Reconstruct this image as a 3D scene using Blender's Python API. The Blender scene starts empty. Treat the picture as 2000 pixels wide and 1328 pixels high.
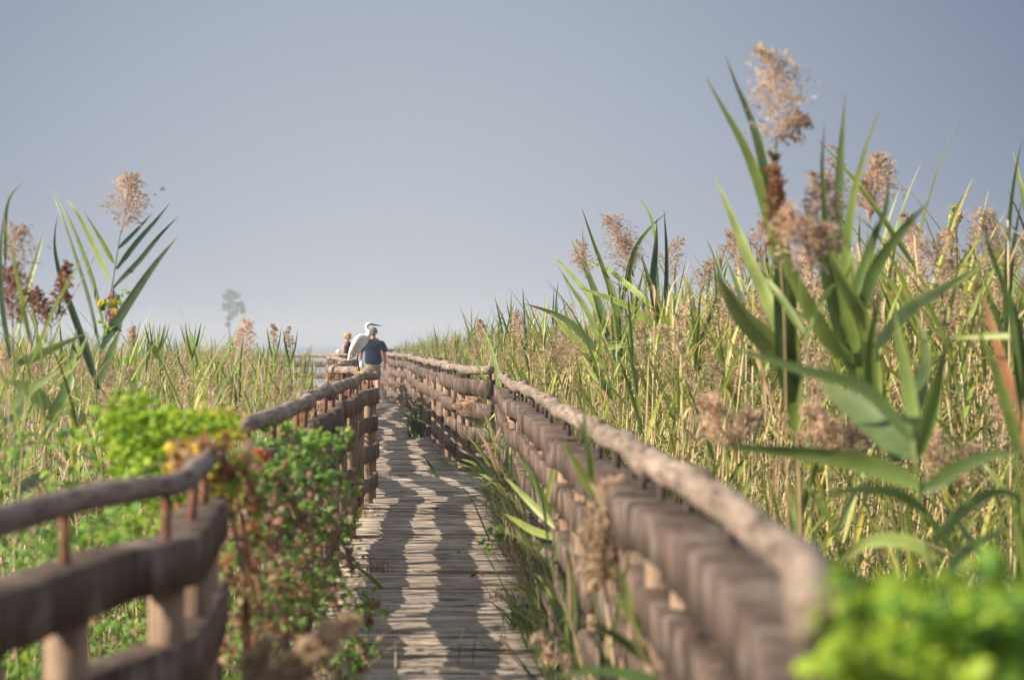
import bpy, math, random, zlib
import numpy as np
from mathutils import Vector
R = math.radians
random.seed(7)
rng = np.random.default_rng(7)
scene = bpy.context.scene
COL = scene.collection

# ---------------------------------------------------------------- camera
F = 3888.0            # focal length in photo pixels (2000 px wide): a 70 mm lens
HC = 1.38             # eye height over the deck
cam_d = bpy.data.cameras.new('camera')
cam = bpy.data.objects.new('camera', cam_d)
COL.objects.link(cam)
cam.location = (0, 0, HC)
cam.rotation_euler = (R(90) + math.atan(6 / F), 0, 0)
cam_d.sensor_width = 36
cam_d.lens = 36 * F / 2000
cam_d.clip_start = 0.05
cam_d.clip_end = 6000
cam_d.dof.use_dof = True
cam_d.dof.focus_distance = 17.6
cam_d.dof.aperture_fstop = cam_d.lens / 22.0
scene.camera = cam
scene.render.resolution_x, scene.render.resolution_y = 1024, 679
scene.view_settings.view_transform = 'Standard'
scene.view_settings.look = 'None'
scene.view_settings.exposure = 0.82
scene.view_settings.gamma = 1.0

# ---------------------------------------------------------------- light
SUN_EL = 29.5
SUN_AZ = -104.0       # degrees from +Y, clockwise: sun stands left, a little behind the camera
sd = Vector((math.sin(R(SUN_AZ)) * math.cos(R(SUN_EL)), math.cos(R(SUN_AZ)) * math.cos(R(SUN_EL)), math.sin(R(SUN_EL))))
sun_d = bpy.data.lights.new('sun', 'SUN')
sun_d.energy = 5.0
sun_d.angle = R(0.55)
sun_d.color = (1.0, 0.88, 0.71)
sun = bpy.data.objects.new('sun', sun_d)
COL.objects.link(sun)
sun.rotation_euler = (-sd).to_track_quat('-Z', 'Y').to_euler()
sun.location = (0, 0, 50)

world = bpy.data.worlds.new('World')
scene.world = world
world.use_nodes = True
wt = world.node_tree
for n in list(wt.nodes):
    wt.nodes.remove(n)
N = wt.nodes.new
out = N('ShaderNodeOutputWorld')
bg = N('ShaderNodeBackground')
sky = N('ShaderNodeTexSky')
sky.sky_type = 'NISHITA'
sky.sun_disc = False
sky.sun_elevation = R(SUN_EL)
sky.sun_rotation = R(SUN_AZ)
sky.air_density = 1.0
sky.dust_density = 2.0
sky.ozone_density = 2.0
tc = N('ShaderNodeTexCoord')
sep = N('ShaderNodeSeparateXYZ')
wt.links.new(tc.outputs['Generated'], sep.inputs[0])
ramp = N('ShaderNodeValToRGB')          # hazy sky colours, darkening away from one point on the horizon
cr = ramp.color_ramp
SKYK = 1.0 / 0.11 / 2 ** 0.82
def hx(h):
    return [((int(h[i:i+2], 16) / 255 + 0.055) / 1.055) ** 2.4 for i in (0, 2, 4)]
stops = [(0.0, 'bec3cc'), (0.2, 'b4bbc7'), (0.47, 'a2acbd'), (0.78, '8592aa'), (1.0, '6c7a97')]
while len(cr.elements) < len(stops):
    cr.elements.new(0.5)
for e, (p, h) in zip(cr.elements, stops):
    e.position = p
    e.color = hx(h) + [1]
el = N('ShaderNodeMapRange')
el.inputs['From Min'].default_value = 0.0
el.inputs['From Max'].default_value = 0.37
# sky colours painted darker away from this direction, to darken the view's corners
dist = N('ShaderNodeVectorMath'); dist.operation = 'DISTANCE'
dist.inputs[1].default_value = (-0.06, 0.99, 0.0)
wt.links.new(tc.outputs['Generated'], dist.inputs[0])
wt.links.new(dist.outputs['Value'], el.inputs['Value'])
wt.links.new(el.outputs[0], ramp.inputs[0])
mul = N('ShaderNodeVectorMath'); mul.operation = 'SCALE'
mul.inputs['Scale'].default_value = SKYK
wt.links.new(ramp.outputs[0], mul.inputs[0])
mr = N('ShaderNodeMapRange'); mr.interpolation_type = 'SMOOTHSTEP'
mr.inputs['From Min'].default_value = 0.16
mr.inputs['From Max'].default_value = 1.0
mr.inputs['To Max'].default_value = 0.25
wt.links.new(sep.outputs['Z'], mr.inputs['Value'])
mix = N('ShaderNodeMix'); mix.data_type = 'RGBA'
wt.links.new(mr.outputs[0], mix.inputs['Factor'])
# sky above the view brightened, added as fill light for the shadows
up = N('ShaderNodeMapRange'); up.interpolation_type = 'SMOOTHSTEP'
up.inputs['From Min'].default_value = 0.19; up.inputs['From Max'].default_value = 0.6
wt.links.new(sep.outputs['Z'], up.inputs['Value'])
bright = N('ShaderNodeMix'); bright.data_type = 'RGBA'
bright.inputs[7].default_value = (3.5, 3.8, 4.3, 1)
wt.links.new(up.outputs[0], bright.inputs['Factor'])
wt.links.new(mul.outputs[0], bright.inputs[6])
wt.links.new(bright.outputs[2], mix.inputs[6])
wt.links.new(sky.outputs[0], mix.inputs[7])
wt.links.new(mix.outputs[2], bg.inputs[0])
bg.inputs[1].default_value = 0.11
wt.links.new(bg.outputs[0], out.inputs[0])

# ---------------------------------------------------------------- helpers
def P(x, y, s):
    """photo pixel + scale (px per metre at that distance) -> a place in the world"""
    return np.array([(x - 1000) / s, F / s, HC - (y - 670) / s])

def reseed(txt, k=0):
    global rng
    v = zlib.crc32(txt.encode()) + k
    random.seed(v); rng = np.random.default_rng(v)

def tag(o, label=None, cat=None, group=None, kind=None):
    if label: o['label'] = label
    if cat: o['category'] = cat
    if group: o['group'] = group
    if kind: o['kind'] = kind
    return o

def empty(name, loc):
    o = bpy.data.objects.new(name, None)
    o.empty_display_size = 0.1
    o.location = loc
    COL.objects.link(o)
    return o

class QM:
    """collects quads with a colour per vertex, builds ONE mesh object"""
    def __init__(s):
        s.V, s.Fq, s.C, s.n = [], [], [], 0
    def add(s, V, Fq, c):
        V = np.asarray(V, float).reshape(-1, 3)
        Fq = np.asarray(Fq, int).reshape(-1, 4)
        c = np.asarray(c, float)
        if c.ndim == 1:
            c = np.tile(c, (len(V), 1))
        s.V.append(V); s.Fq.append(Fq + s.n); s.C.append(c); s.n += len(V)
    def arrays(s):
        return np.concatenate(s.V), np.concatenate(s.Fq), np.concatenate(s.C)
    def mesh(s, name, mat, origin=(0, 0, 0), smooth=False):
        V, Q, C = s.arrays()
        V = V - np.array(origin)
        me = bpy.data.meshes.new(name)
        me.vertices.add(len(V)); me.vertices.foreach_set('co', V.astype(np.float32).ravel())
        me.loops.add(len(Q) * 4); me.loops.foreach_set('vertex_index', Q.astype(np.int32).ravel())
        me.polygons.add(len(Q))
        me.polygons.foreach_set('loop_start', np.arange(0, len(Q) * 4, 4, dtype=np.int32))
        me.polygons.foreach_set('loop_total', np.full(len(Q), 4, np.int32))
        if smooth:
            me.polygons.foreach_set('use_smooth', np.ones(len(Q), bool))
        me.update(calc_edges=True)
        at = me.color_attributes.new('col', 'FLOAT_COLOR', 'POINT')
        at.data.foreach_set('color', np.c_[C, np.ones(len(C))].astype(np.float32).ravel())
        me.materials.append(mat)
        return me
    def build(s, name, mat, parent=None, origin=(0, 0, 0), smooth=False):
        o = bpy.data.objects.new(name, s.mesh(name, mat, origin, smooth))
        COL.objects.link(o)
        if parent: o.parent = parent
        elif any(origin): o.location = origin
        return o

def nrm(a):
    return a / np.maximum(np.linalg.norm(a, axis=-1, keepdims=True), 1e-9)

def tang(p):
    return nrm(np.gradient(p, axis=0))

def spline(pts, n):
    """smooth curve through points (Catmull-Rom), n samples, by arc-ish parameter"""
    p = np.asarray(pts, float)
    if len(p) == 2:
        t = np.linspace(0, 1, n)[:, None]
        return p[0] * (1 - t) + p[1] * t
    q = np.vstack([2 * p[0] - p[1], p, 2 * p[-1] - p[-2]])
    d = np.r_[0, np.cumsum(np.linalg.norm(np.diff(p, axis=0), axis=1))]
    u = np.linspace(0, d[-1], n)
    i = np.clip(np.searchsorted(d, u, 'right') - 1, 0, len(p) - 2)
    t = ((u - d[i]) / np.maximum(d[i + 1] - d[i], 1e-9))[:, None]
    a, b, c, e = q[i], q[i + 1], q[i + 2], q[i + 3]
    return 0.5 * ((2 * b) + (-a + c) * t + (2 * a - 5 * b + 4 * c - e) * t ** 2 + (-a + 3 * b - 3 * c + e) * t ** 3)

def ribbon(p, w, side, fold=0.25, nrmv=None):
    p = np.asarray(p, float); n = len(p)
    w = np.asarray(w, float)[:, None]
    side = nrm(np.broadcast_to(side, p.shape))
    up = nrm(np.cross(tang(p), side)) if nrmv is None else nrmv
    V = np.stack([p - side * w / 2, p - up * w * fold, p + side * w / 2], 1).reshape(-1, 3)
    i = np.arange(n - 1) * 3
    Q = np.concatenate([np.stack([i, i + 1, i + 4, i + 3], 1), np.stack([i + 1, i + 2, i + 5, i + 4], 1)])
    return V, Q

def tube(p, r, k=8, squash=1.0, lump=None):
    p = np.asarray(p, float); n = len(p)
    r = np.broadcast_to(np.asarray(r, float), (n,))
    p = np.vstack([p[0], p, p[-1]]); r = np.r_[r[0] * 0.02, r, r[-1] * 0.02]
    t = tang(np.vstack([p[1:-1]])) ; t = np.vstack([t[0], t, t[-1]])
    ref = np.array([0, 0, 1.0]) if abs(t[:, 2]).mean() < 0.8 else np.array([1.0, 0, 0])
    a = nrm(np.cross(t, ref)); b = np.cross(t, a)
    th = np.arange(k) / k * 2 * math.pi
    rr = r[:, None] * np.ones(k)[None]
    if lump is not None:
        rr = rr * (1 + np.vstack([lump[0], lump, lump[-1]]))
    V = p[:, None] + (a[:, None] * np.cos(th)[None, :, None] + b[:, None] * squash * np.sin(th)[None, :, None]) * rr[:, :, None]
    V = V.reshape(-1, 3)
    m = len(p)
    i = (np.arange(m - 1)[:, None] * k + np.arange(k)[None]).ravel()
    j = (np.arange(m - 1)[:, None] * k + (np.arange(k)[None] + 1) % k).ravel()
    return V, np.stack([i, j, j + k, i + k], 1)

def smooth_noise(n, step, amp):
    m = max(2, int(n / step) + 3)
    return np.interp(np.arange(n) / step, np.arange(m), rng.normal(0, amp, m))

# ---------------------------------------------------------------- materials
def base_mat(name):
    m = bpy.data.materials.new(name); m.use_nodes = True
    nt = m.node_tree
    b = nt.nodes['Principled BSDF']
    return m, nt, b

def leaf_mat(name, trans=0.35, rough=0.45, var=0.35, spec=0.35):
    m, nt, b = base_mat(name)
    a = nt.nodes.new('ShaderNodeAttribute'); a.attribute_name = 'col'
    t = nt.nodes.new('ShaderNodeTexCoord')
    nz = nt.nodes.new('ShaderNodeTexNoise'); nz.inputs['Scale'].default_value = 9; nz.inputs['Detail'].default_value = 4
    nt.links.new(t.outputs['Object'], nz.inputs['Vector'])
    mr = nt.nodes.new('ShaderNodeMapRange')
    mr.inputs['From Min'].default_value = 0.3; mr.inputs['From Max'].default_value = 0.7
    mr.inputs['To Min'].default_value = 1 - var; mr.inputs['To Max'].default_value = 1 + var
    nt.links.new(nz.outputs[0], mr.inputs[0])
    s = nt.nodes.new('ShaderNodeVectorMath'); s.operation = 'SCALE'
    nt.links.new(a.outputs['Color'], s.inputs[0]); nt.links.new(mr.outputs[0], s.inputs['Scale'])
    nt.links.new(s.outputs[0], b.inputs['Base Color'])
    b.inputs['Roughness'].default_value = rough
    b.inputs['Specular IOR Level'].default_value = spec
    if trans:
        tr = nt.nodes.new('ShaderNodeBsdfTranslucent')
        nt.links.new(s.outputs[0], tr.inputs[0])
        mx = nt.nodes.new('ShaderNodeMixShader'); mx.inputs[0].default_value = trans
        o = nt.nodes['Material Output']
        nt.links.new(b.outputs[0], mx.inputs[1]); nt.links.new(tr.outputs[0], mx.inputs[2])
        nt.links.new(mx.outputs[0], o.inputs[0])
    return m

def wood_mat(name, c1, c2, scale, rough=0.85, dark=0.35, bump=0.5, blot=None):
    """weathered wood: grain stretched along one axis, cracks, blotches"""
    m, nt, b = base_mat(name)
    L = nt.links.new
    t = nt.nodes.new('ShaderNodeTexCoord')
    mp = nt.nodes.new('ShaderNodeMapping'); mp.inputs['Scale'].default_value = scale
    L(t.outputs['Object'], mp.inputs[0])
    n1 = nt.nodes.new('ShaderNodeTexNoise'); n1.inputs['Scale'].default_value = 1; n1.inputs['Detail'].default_value = 6; n1.inputs['Roughness'].default_value = 0.7
    L(mp.outputs[0], n1.inputs['Vector'])
    n2 = nt.nodes.new('ShaderNodeTexNoise'); n2.inputs['Scale'].default_value = 4.5; n2.inputs['Detail'].default_value = 5
    L(t.outputs['Object'], n2.inputs['Vector'])
    a = nt.nodes.new('ShaderNodeAttribute'); a.attribute_name = 'col'
    r1 = nt.nodes.new('ShaderNodeValToRGB')
    r1.color_ramp.elements[0].position = 0.3; r1.color_ramp.elements[0].color = (*c1, 1)
    r1.color_ramp.elements[1].position = 0.68; r1.color_ramp.elements[1].color = (*c2, 1)
    L(n1.outputs[0], r1.inputs[0])
    mul = nt.nodes.new('ShaderNodeMix'); mul.data_type = 'RGBA'; mul.blend_type = 'MULTIPLY'; mul.inputs['Factor'].default_value = 1
    L(r1.outputs[0], mul.inputs[6]); L(a.outputs['Color'], mul.inputs[7])
    mr = nt.nodes.new('ShaderNodeMapRange'); mr.inputs['From Min'].default_value = 0.3; mr.inputs['From Max'].default_value = 0.7
    mr.inputs['To Min'].default_value = 1 - dark; mr.inputs['To Max'].default_value = 1 + dark * .6
    L(n2.outputs[0], mr.inputs[0])
    # cracks
    n3 = nt.nodes.new('ShaderNodeTexNoise'); n3.inputs['Scale'].default_value = 2.3; n3.inputs['Detail'].default_value = 3
    L(mp.outputs[0], n3.inputs['Vector'])
    ck = nt.nodes.new('ShaderNodeMapRange'); ck.inputs['From Min'].default_value = 0.34; ck.inputs['From Max'].default_value = 0.42
    ck.inputs['To Min'].default_value = 0.22; ck.inputs['To Max'].default_value = 1
    L(n3.outputs[0], ck.inputs[0])
    mm = nt.nodes.new('ShaderNodeMath'); mm.operation = 'MULTIPLY'
    L(mr.outputs[0], mm.inputs[0]); L(ck.outputs[0], mm.inputs[1])
    sc = nt.nodes.new('ShaderNodeVectorMath'); sc.operation = 'SCALE'
    L(mul.outputs[2], sc.inputs[0]); L(mm.outputs[0], sc.inputs['Scale'])
    last = sc.outputs[0]
    if blot:
        n4 = nt.nodes.new('ShaderNodeTexNoise'); n4.inputs['Scale'].default_value = 7; n4.inputs['Detail'].default_value = 6
        L(t.outputs['Object'], n4.inputs['Vector'])
        bm_ = nt.nodes.new('ShaderNodeMapRange'); bm_.inputs['From Min'].default_value = 0.52; bm_.inputs['From Max'].default_value = 0.68
        bm_.inputs['To Max'].default_value = 0.8
        L(n4.outputs[0], bm_.inputs[0])
        mb = nt.nodes.new('ShaderNodeMix'); mb.data_type = 'RGBA'
        L(bm_.outputs[0], mb.inputs['Factor']); L(last, mb.inputs[6]); mb.inputs[7].default_value = (*blot, 1)
        last = mb.outputs[2]
    L(last, b.inputs['Base Color'])
    b.inputs['Roughness'].default_value = rough
    b.inputs['Specular IOR Level'].default_value = 0.2
    bp = nt.nodes.new('ShaderNodeBump'); bp.inputs['Strength'].default_value = bump; bp.inputs['Distance'].default_value = 0.012
    ad = nt.nodes.new('ShaderNodeMath'); ad.operation = 'ADD'
    L(n1.outputs[0], ad.inputs[0]); L(ck.outputs[0], ad.inputs[1])
    L(ad.outputs[0], bp.inputs['Height']); L(bp.outputs[0], b.inputs['Normal'])
    return m

def plain_mat(name, c, rough=0.7, spec=0.3, nscale=12, var=0.2, bump=0.0, sss=0):
    m, nt, b = base_mat(name)
    L = nt.links.new
    t = nt.nodes.new('ShaderNodeTexCoord')
    nz = nt.nodes.new('ShaderNodeTexNoise'); nz.inputs['Scale'].default_value = nscale; nz.inputs['Detail'].default_value = 5
    L(t.outputs['Object'], nz.inputs['Vector'])
    r = nt.nodes.new('ShaderNodeValToRGB')
    r.color_ramp.elements[0].position = 0.3; r.color_ramp.elements[1].position = 0.7
    r.color_ramp.elements[0].color = (*[v * (1 - var) for v in c], 1)
    r.color_ramp.elements[1].color = (*[min(1, v * (1 + var)) for v in c], 1)
    L(nz.outputs[0], r.inputs[0]); L(r.outputs[0], b.inputs['Base Color'])
    b.inputs['Roughness'].default_value = rough
    b.inputs['Specular IOR Level'].default_value = spec
    if sss:
        b.inputs['Subsurface Weight'].default_value = sss; b.inputs['Subsurface Scale'].default_value = 0.01
    if bump:
        bp = nt.nodes.new('ShaderNodeBump'); bp.inputs['Strength'].default_value = bump; bp.inputs['Distance'].default_value = 0.01
        L(nz.outputs[0], bp.inputs['Height']); L(bp.outputs[0], b.inputs['Normal'])
    return m

M = {}
M['leaf'] = leaf_mat('reed_leaf', 0.38, 0.42, 0.25, 0.45)
M['plume'] = leaf_mat('reed_plume', 0.45, 0.9, 0.25, 0.1)
M['stem'] = leaf_mat('reed_stem', 0.0, 0.55, 0.3, 0.3)
M['vine'] = leaf_mat('vine_leaf', 0.45, 0.5, 0.25, 0.35)
M['plank'] = wood_mat('weathered_fence_wood', (0.06, 0.043, 0.036), (0.275, 0.195, 0.16), (55, 55, 1.6), dark=0.45, bump=1.0, blot=(0.31, 0.26, 0.22))
M['rail'] = wood_mat('weathered_round_wood', (0.15, 0.115, 0.095), (0.42, 0.33, 0.27), (26, 4, 45), dark=0.35, bump=0.6)
M['post'] = wood_mat('fence_post_wood', (0.20, 0.135, 0.095), (0.44, 0.31, 0.22), (45, 45, 2.5), dark=0.3, bump=0.6)
M['deck'] = wood_mat('weathered_deck_wood', (0.25, 0.20, 0.165), (0.68, 0.565, 0.46), (1.6, 60, 60), dark=0.3, bump=0.8)
M['rust'] = plain_mat('rusty_iron', (0.20, 0.085, 0.055), 0.8, 0.3, 60, 0.4, 0.5)
M['dark_iron'] = plain_mat('dark_iron', (.075, .05, .042), 0.7, 0.3, 60, 0.4, 0.5)
M['mud'] = plain_mat('marsh_soil', (0.09, 0.075, 0.05), 0.95, 0.2, 2.0, 0.5, 0.6)

def water_mat():
    m, nt, b = base_mat('marsh_water')
    b.inputs['Base Color'].default_value = (0.10, 0.12, 0.12, 1)
    b.inputs['Roughness'].default_value = 0.12
    b.inputs['IOR'].default_value = 1.33
    t = nt.nodes.new('ShaderNodeTexCoord')
    nz = nt.nodes.new('ShaderNodeTexNoise'); nz.inputs['Scale'].default_value = 3.0; nz.inputs['Detail'].default_value = 4
    nt.links.new(t.outputs['Object'], nz.inputs['Vector'])
    bp = nt.nodes.new('ShaderNodeBump'); bp.inputs['Strength'].default_value = 0.15; bp.inputs['Distance'].default_value = 0.05
    nt.links.new(nz.outputs[0], bp.inputs['Height']); nt.links.new(bp.outputs[0], b.inputs['Normal'])
    return m
M['water'] = water_mat()

# ---------------------------------------------------------------- ground and water
GZ = -0.55
def sheet(name, x0, x1, y0, y1, z, mat, nx=2, ny=2, amp=0.0):
    q = QM()
    X, Y = np.meshgrid(np.linspace(x0, x1, nx), np.linspace(y0, y1, ny))
    Z = np.full_like(X, z) + rng.normal(0, 1, X.shape) * amp
    V = np.stack([X, Y, Z], -1).reshape(-1, 3)
    i = (np.arange(ny - 1)[:, None] * nx + np.arange(nx - 1)[None]).ravel()
    q.add(V, np.stack([i, i + 1, i + nx + 1, i + nx], 1), (1, 1, 1))
    return tag(q.build(name, mat), kind='structure')
sheet('ground', -1500, 1500, -40, 1600, GZ - 0.12, M['mud'])
sheet('marsh_ground', -2.8, 16, -6, 90, GZ - 0.01, M['mud'], 40, 120, 0.02)
sheet('water', -1500, 1500, -40, 1600, GZ - 0.06, M['water'])

# ---------------------------------------------------------------- boardwalk deck
LE = np.array([[-2, -.86], [1, -.86], [3, -.82], [4.5, -.74], [6.8, -.88], [9, -.94], [11.3, -1.05], [15.4, -1.2], [17.9, -1.27], [19.5, -1.75], [23.1, -2.05], [31, -2.5], [36.3, -3.28], [43, -3.5], [45.0, -3.7], [45.3, -5.6], [60, -5.8], [82, -7.2]])
RE = np.array([[-2, .3], [1.5, .27], [3, .39], [5, .33], [8.3, .21], [11.8, .09], [16.9, -.11], [20.5, -.17], [21.5, -.53], [27.2, -1.05], [33.2, -1.54], [40.9, -2.1], [48.6, -2.95], [56, -3.5], [64, -4.1], [82, -5.2]])
def xl(y): return np.interp(y, LE[:, 0], LE[:, 1])
def xr(y): return np.interp(y, RE[:, 0], RE[:, 1])
q = QM()
y = -2.0
boxF = np.array([[0, 1, 2, 3], [7, 6, 5, 4], [0, 4, 5, 1], [1, 5, 6, 2], [2, 6, 7, 3], [3, 7, 4, 0]])
while y < 80:
    w = random.uniform(0.085, 0.15) * (1 if y < 30 else 1.5)
    nseg = 5
    xa, xb = xl(y + w / 2) - random.uniform(0.0, .09), xr(y + w / 2) + random.uniform(0.0, .09)
    dz = random.gauss(0, .004); tl = random.gauss(0, .0045); tz = random.gauss(0, .005)
    sk = random.gauss(-0.02, .010)
    xs = np.linspace(xa, xb, nseg + 1)
    bow = smooth_noise(nseg + 1, 1.5, .003)
    ya = y + sk * (xs - xs.mean()) + smooth_noise(nseg + 1, 1, .003)
    yb = y + w - random.uniform(.009, .024) + sk * (xs - xs.mean()) + smooth_noise(nseg + 1, 1, .003)
    zt = dz + bow + tz * (xs - xs.mean())
    V = []
    for xx, y0, y1, zz in zip(xs, ya, yb, zt):
        V += [(xx, y0, zz - .045), (xx, y0, zz - tl - .004), (xx, y0 + .005, zz - tl), (xx, y1 - .005, zz + tl), (xx, y1, zz + tl - .004), (xx, y1, zz - .045)]
    n = nseg + 1
    fs = []
    for i in range(n - 1):
        for j in range(5):
            a = i * 6 + j
            fs.append((a, a + 1, a + 7, a + 6))
    fs += [(0, 5, 4, 1), (1, 4, 3, 2)]
    e = (n - 1) * 6
    fs += [(e, e + 1, e + 4, e + 5), (e + 1, e + 2, e + 3, e + 4)]
    b_ = random.uniform(.72, 1.15)
    wm = random.uniform(-.05, .05)
    q.add(V, fs, (b_ * (1 + wm), b_, b_ * (1 - wm)))
    y += w
deck = q.build('boardwalk', M['deck'])
tag(deck, kind='structure')
# bearers under the deck
q = QM()
for yy in np.arange(0, 60, 1.8):
    for fx in (0.12, 0.88):
        x0 = xl(yy) * (1 - fx) + xr(yy) * fx; x1 = xl(yy + 1.8) * (1 - fx) + xr(yy + 1.8) * fx
        V, Q = tube([(x0, yy, -.12), (x1, yy + 1.8, -.12)], .06, 6); q.add(V, Q, (.6, .6, .6))
        V, Q = tube([(x0, yy, -1.0), (x0, yy, -.1)], .06, 6); q.add(V, Q, (.6, .6, .6))
tag(q.build('boardwalk_bearers', M['post']), kind='structure')

# ---------------------------------------------------------------- fences
def resample(path, step):
    p = np.asarray(path, float)
    L = np.linalg.norm(np.diff(p, axis=0), axis=1).sum()
    return spline(p, max(3, int(L / step)))

def beam(p, h, th, zt, side, rough=.0019):
    if p[0, 1] < 12: rough = .0011
    """a sawn slab on edge following path p (X,Y); zt = height of its top"""
    n = len(p)
    t = tang(np.c_[p, np.zeros(n)])
    nv = np.stack([-t[:, 1], t[:, 0]], 1)
    o = smooth_noise(n, 2, rough)
    zt = zt + smooth_noise(n, 1.2, rough * 1.3) + smooth_noise(n, 8, .006)
    zb = zt - h + smooth_noise(n, 1.5, rough)
    c = .006
    prof = []
    rr = smooth_noise(n, 1, rough * .5)
    for (u, v) in ((-.5, 'b'), (-.5, 't'), (-.42, 'T'), (.42, 'T'), (.5, 't'), (.5, 'b')):
        z = {'b': zb, 't': zt - c, 'T': zt}[v]
        off = u * th + o + (rr if abs(u) == .5 else 0)
        prof.append(np.c_[p[:, 0] + nv[:, 0] * off, p[:, 1] + nv[:, 1] * off, z])
    V = np.stack(prof, 1).reshape(-1, 3)
    fs = []
    for i in range(n - 1):
        for j in range(6):
            k = (j + 1) % 6
            fs.append((i * 6 + j, i * 6 + k, i * 6 + 6 + k, i * 6 + 6 + j))
    e = (n - 1) * 6
    fs += [(0, 5, 4, 1), (1, 4, 3, 2), (e, e + 1, e + 4, e + 5), (e + 1, e + 2, e + 3, e + 4)]
    return V, fs

def fence(name, label, path, rows, ph, rad, seg=2.0, post=0.5, step=.06, wave=.035, rail_z=1.1, th=.095, jog=.03, pr=.04,
          rods=True, rail_skip=(), zn=1.0, po=0.0, lt=.6, seed=0):
    reseed(name + label, seed)
    p = resample(path, step)
    n = len(p)
    d = np.r_[0, np.cumsum(np.linalg.norm(np.diff(p, axis=0), axis=1))]
    t = tang(np.c_[p, np.zeros(n)])
    nv = np.stack([-t[:, 1], t[:, 0]], 1)
    ph0 = random.uniform(0, 6)
    w = wave * (np.sin(d * 2.1 + ph0) * .6 + np.sin(d * 3.7 + ph0 * 2) * .5)
    root = empty(name, (p[0, 0], p[0, 1], 0))
    org = (p[0, 0], p[0, 1], 0)
    tag(root, label, 'fence', 'rustic wooden railings along the boardwalk')
    # segment breaks
    nb = max(1, round(d[-1] / seg))
    br = np.linspace(0, d[-1], nb + 1); br[1:-1] += rng.uniform(-.25, .25, nb - 1) * seg
    jg = rng.uniform(-jog, jog, (nb, 2))
    jz = rng.uniform(-.012, .012, (nb, len(rows) + 1)) * zn
    for k in range(nb):
        i0 = max(0, np.searchsorted(d, br[k] - .05)); i1 = min(n, np.searchsorted(d, br[k + 1] + .05) + 1)
        if i1 - i0 < 3: continue
        u = np.linspace(0, 1, i1 - i0)
        off = w[i0:i1] + jg[k, 0] * (1 - u) + jg[k, 1] * u
        pp = p[i0:i1] + nv[i0:i1] * off[:, None]
        for ri, zr in enumerate(rows):
            o2 = pp + nv[i0:i1] * (smooth_noise(len(pp), 14, .005 if pp[0, 1] < 12 else .010) + random.gauss(0, .006))[:, None]
            h = ph * random.uniform(.9, 1.1)
            m = QM(); g = random.uniform(.8, 1.15); V, Q = beam(o2, h, th if ri == 0 else th * lt, zr + jz[k, ri], 1)
            m.add(V, Q, (g, g * random.uniform(.96, 1.0), g * random.uniform(.93, 1.0)))
            m.build('plank', M['plank'], root, org)
        if k in rail_skip: continue
        zz = rail_z + jz[k, -1] + smooth_noise(len(pp), 9, .010) * zn
        rp = np.c_[pp, zz]
        kk = 12
        r_ = rad * random.uniform(.92, 1.1) * (1 + smooth_noise(len(pp), 5, .08))
        V, Q = tube(rp, r_, kk, 1, rng.normal(0, .03, (len(rp), kk)))
        m = QM(); g = random.uniform(.85, 1.15); m.add(V, Q, (g, g * .98, g * .95))
        m.build('handrail', M['rail'], root, org, smooth=True)
    dd = .2
    while dd < d[-1]:
        i = min(n - 1, np.searchsorted(d, dd))
        c = p[i] + nv[i] * (w[i] + po)
        lx, ly = rng.normal(0, .006, 2)
        r1 = pr * random.uniform(.85, 1.15)
        m = QM(); g = random.uniform(.8, 1.15)
        zs = np.linspace(GZ - .3, rows[0] - ph * .5, 9)
        V, Q = tube(np.c_[np.full(9, c[0]) + np.linspace(0, lx, 9), np.full(9, c[1]) + np.linspace(0, ly, 9), zs], r1 * (1 + smooth_noise(9, 2, .04)), 10)
        m.add(V, Q, (g, g, g)); m.build('post', M['post'], root, org, smooth=True)
        if rods:
            m = QM(); V, Q = tube([(c[0] + lx, c[1] + ly, rows[0] - .05), (c[0] + lx + rng.normal(0, .004), c[1] + ly, rail_z - .01)], .010 * max(1, rad / .03), 8)
            m.add(V, Q, (1, 1, 1)); m.build('iron_rod', M['dark_iron' if 'right' in label else 'rust'], root, org, smooth=True)
        dd += post * random.uniform(.85, 1.15)
    return root

ROWS = [.995, .755, .50, .245]
fence('boardwalk_railing', 'near left railing cut by the left photo edge, grey handrail over thick planks',
      [(-.93, .9), (-.84, 2.4), (-.80, 3.09), (-.787, 3.4), (-.76, 3.66), (-.715, 3.82), (-.675, 3.98), (-.70, 4.4), (-.755, 4.95)], [1.0, .79, .58, .37], .102, .026, seg=4.2, post=.46, step=.05, wave=.008, rail_z=1.10, th=.105, jog=.004, pr=.04, zn=.2, lt=.9)
fence('boardwalk_railing', 'middle left railing section on which the white egret perches, half covered by vines',
      [(-.87, 6.7), (-.93, 9.04), (-1.05, 11.3), (-1.195, 15.4), (-1.25, 17.8)], ROWS, .125, .034, seg=2.4, post=.6, wave=.03, th=.065, jog=.02, po=.025)
fence('boardwalk_railing', 'left railing zigzagging away beyond the egret towards the man in the dark blue shirt',
      [(-1.25, 17.85), (-1.55, 19.6), (-2.05, 22.6), (-2.2, 27), (-2.48, 31), (-3.27, 36.3), (-3.42, 40), (-3.47, 43)], ROWS, .145, .042, seg=2.6, post=.75, step=.1, wave=.06, th=.09, jog=.06, po=.03)
fence('boardwalk_railing', 'far left railing running crosswise in front of the blond person, water behind it',
      [(-3.47, 43.2), (-4.2, 44.6), (-5.05, 45.2), (-5.5, 45.3)], [.96, .70, .44, .2], .12, .045, seg=1.6, post=.9, step=.1, wave=.02, th=.1, jog=.02, rail_z=1.1)
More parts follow.
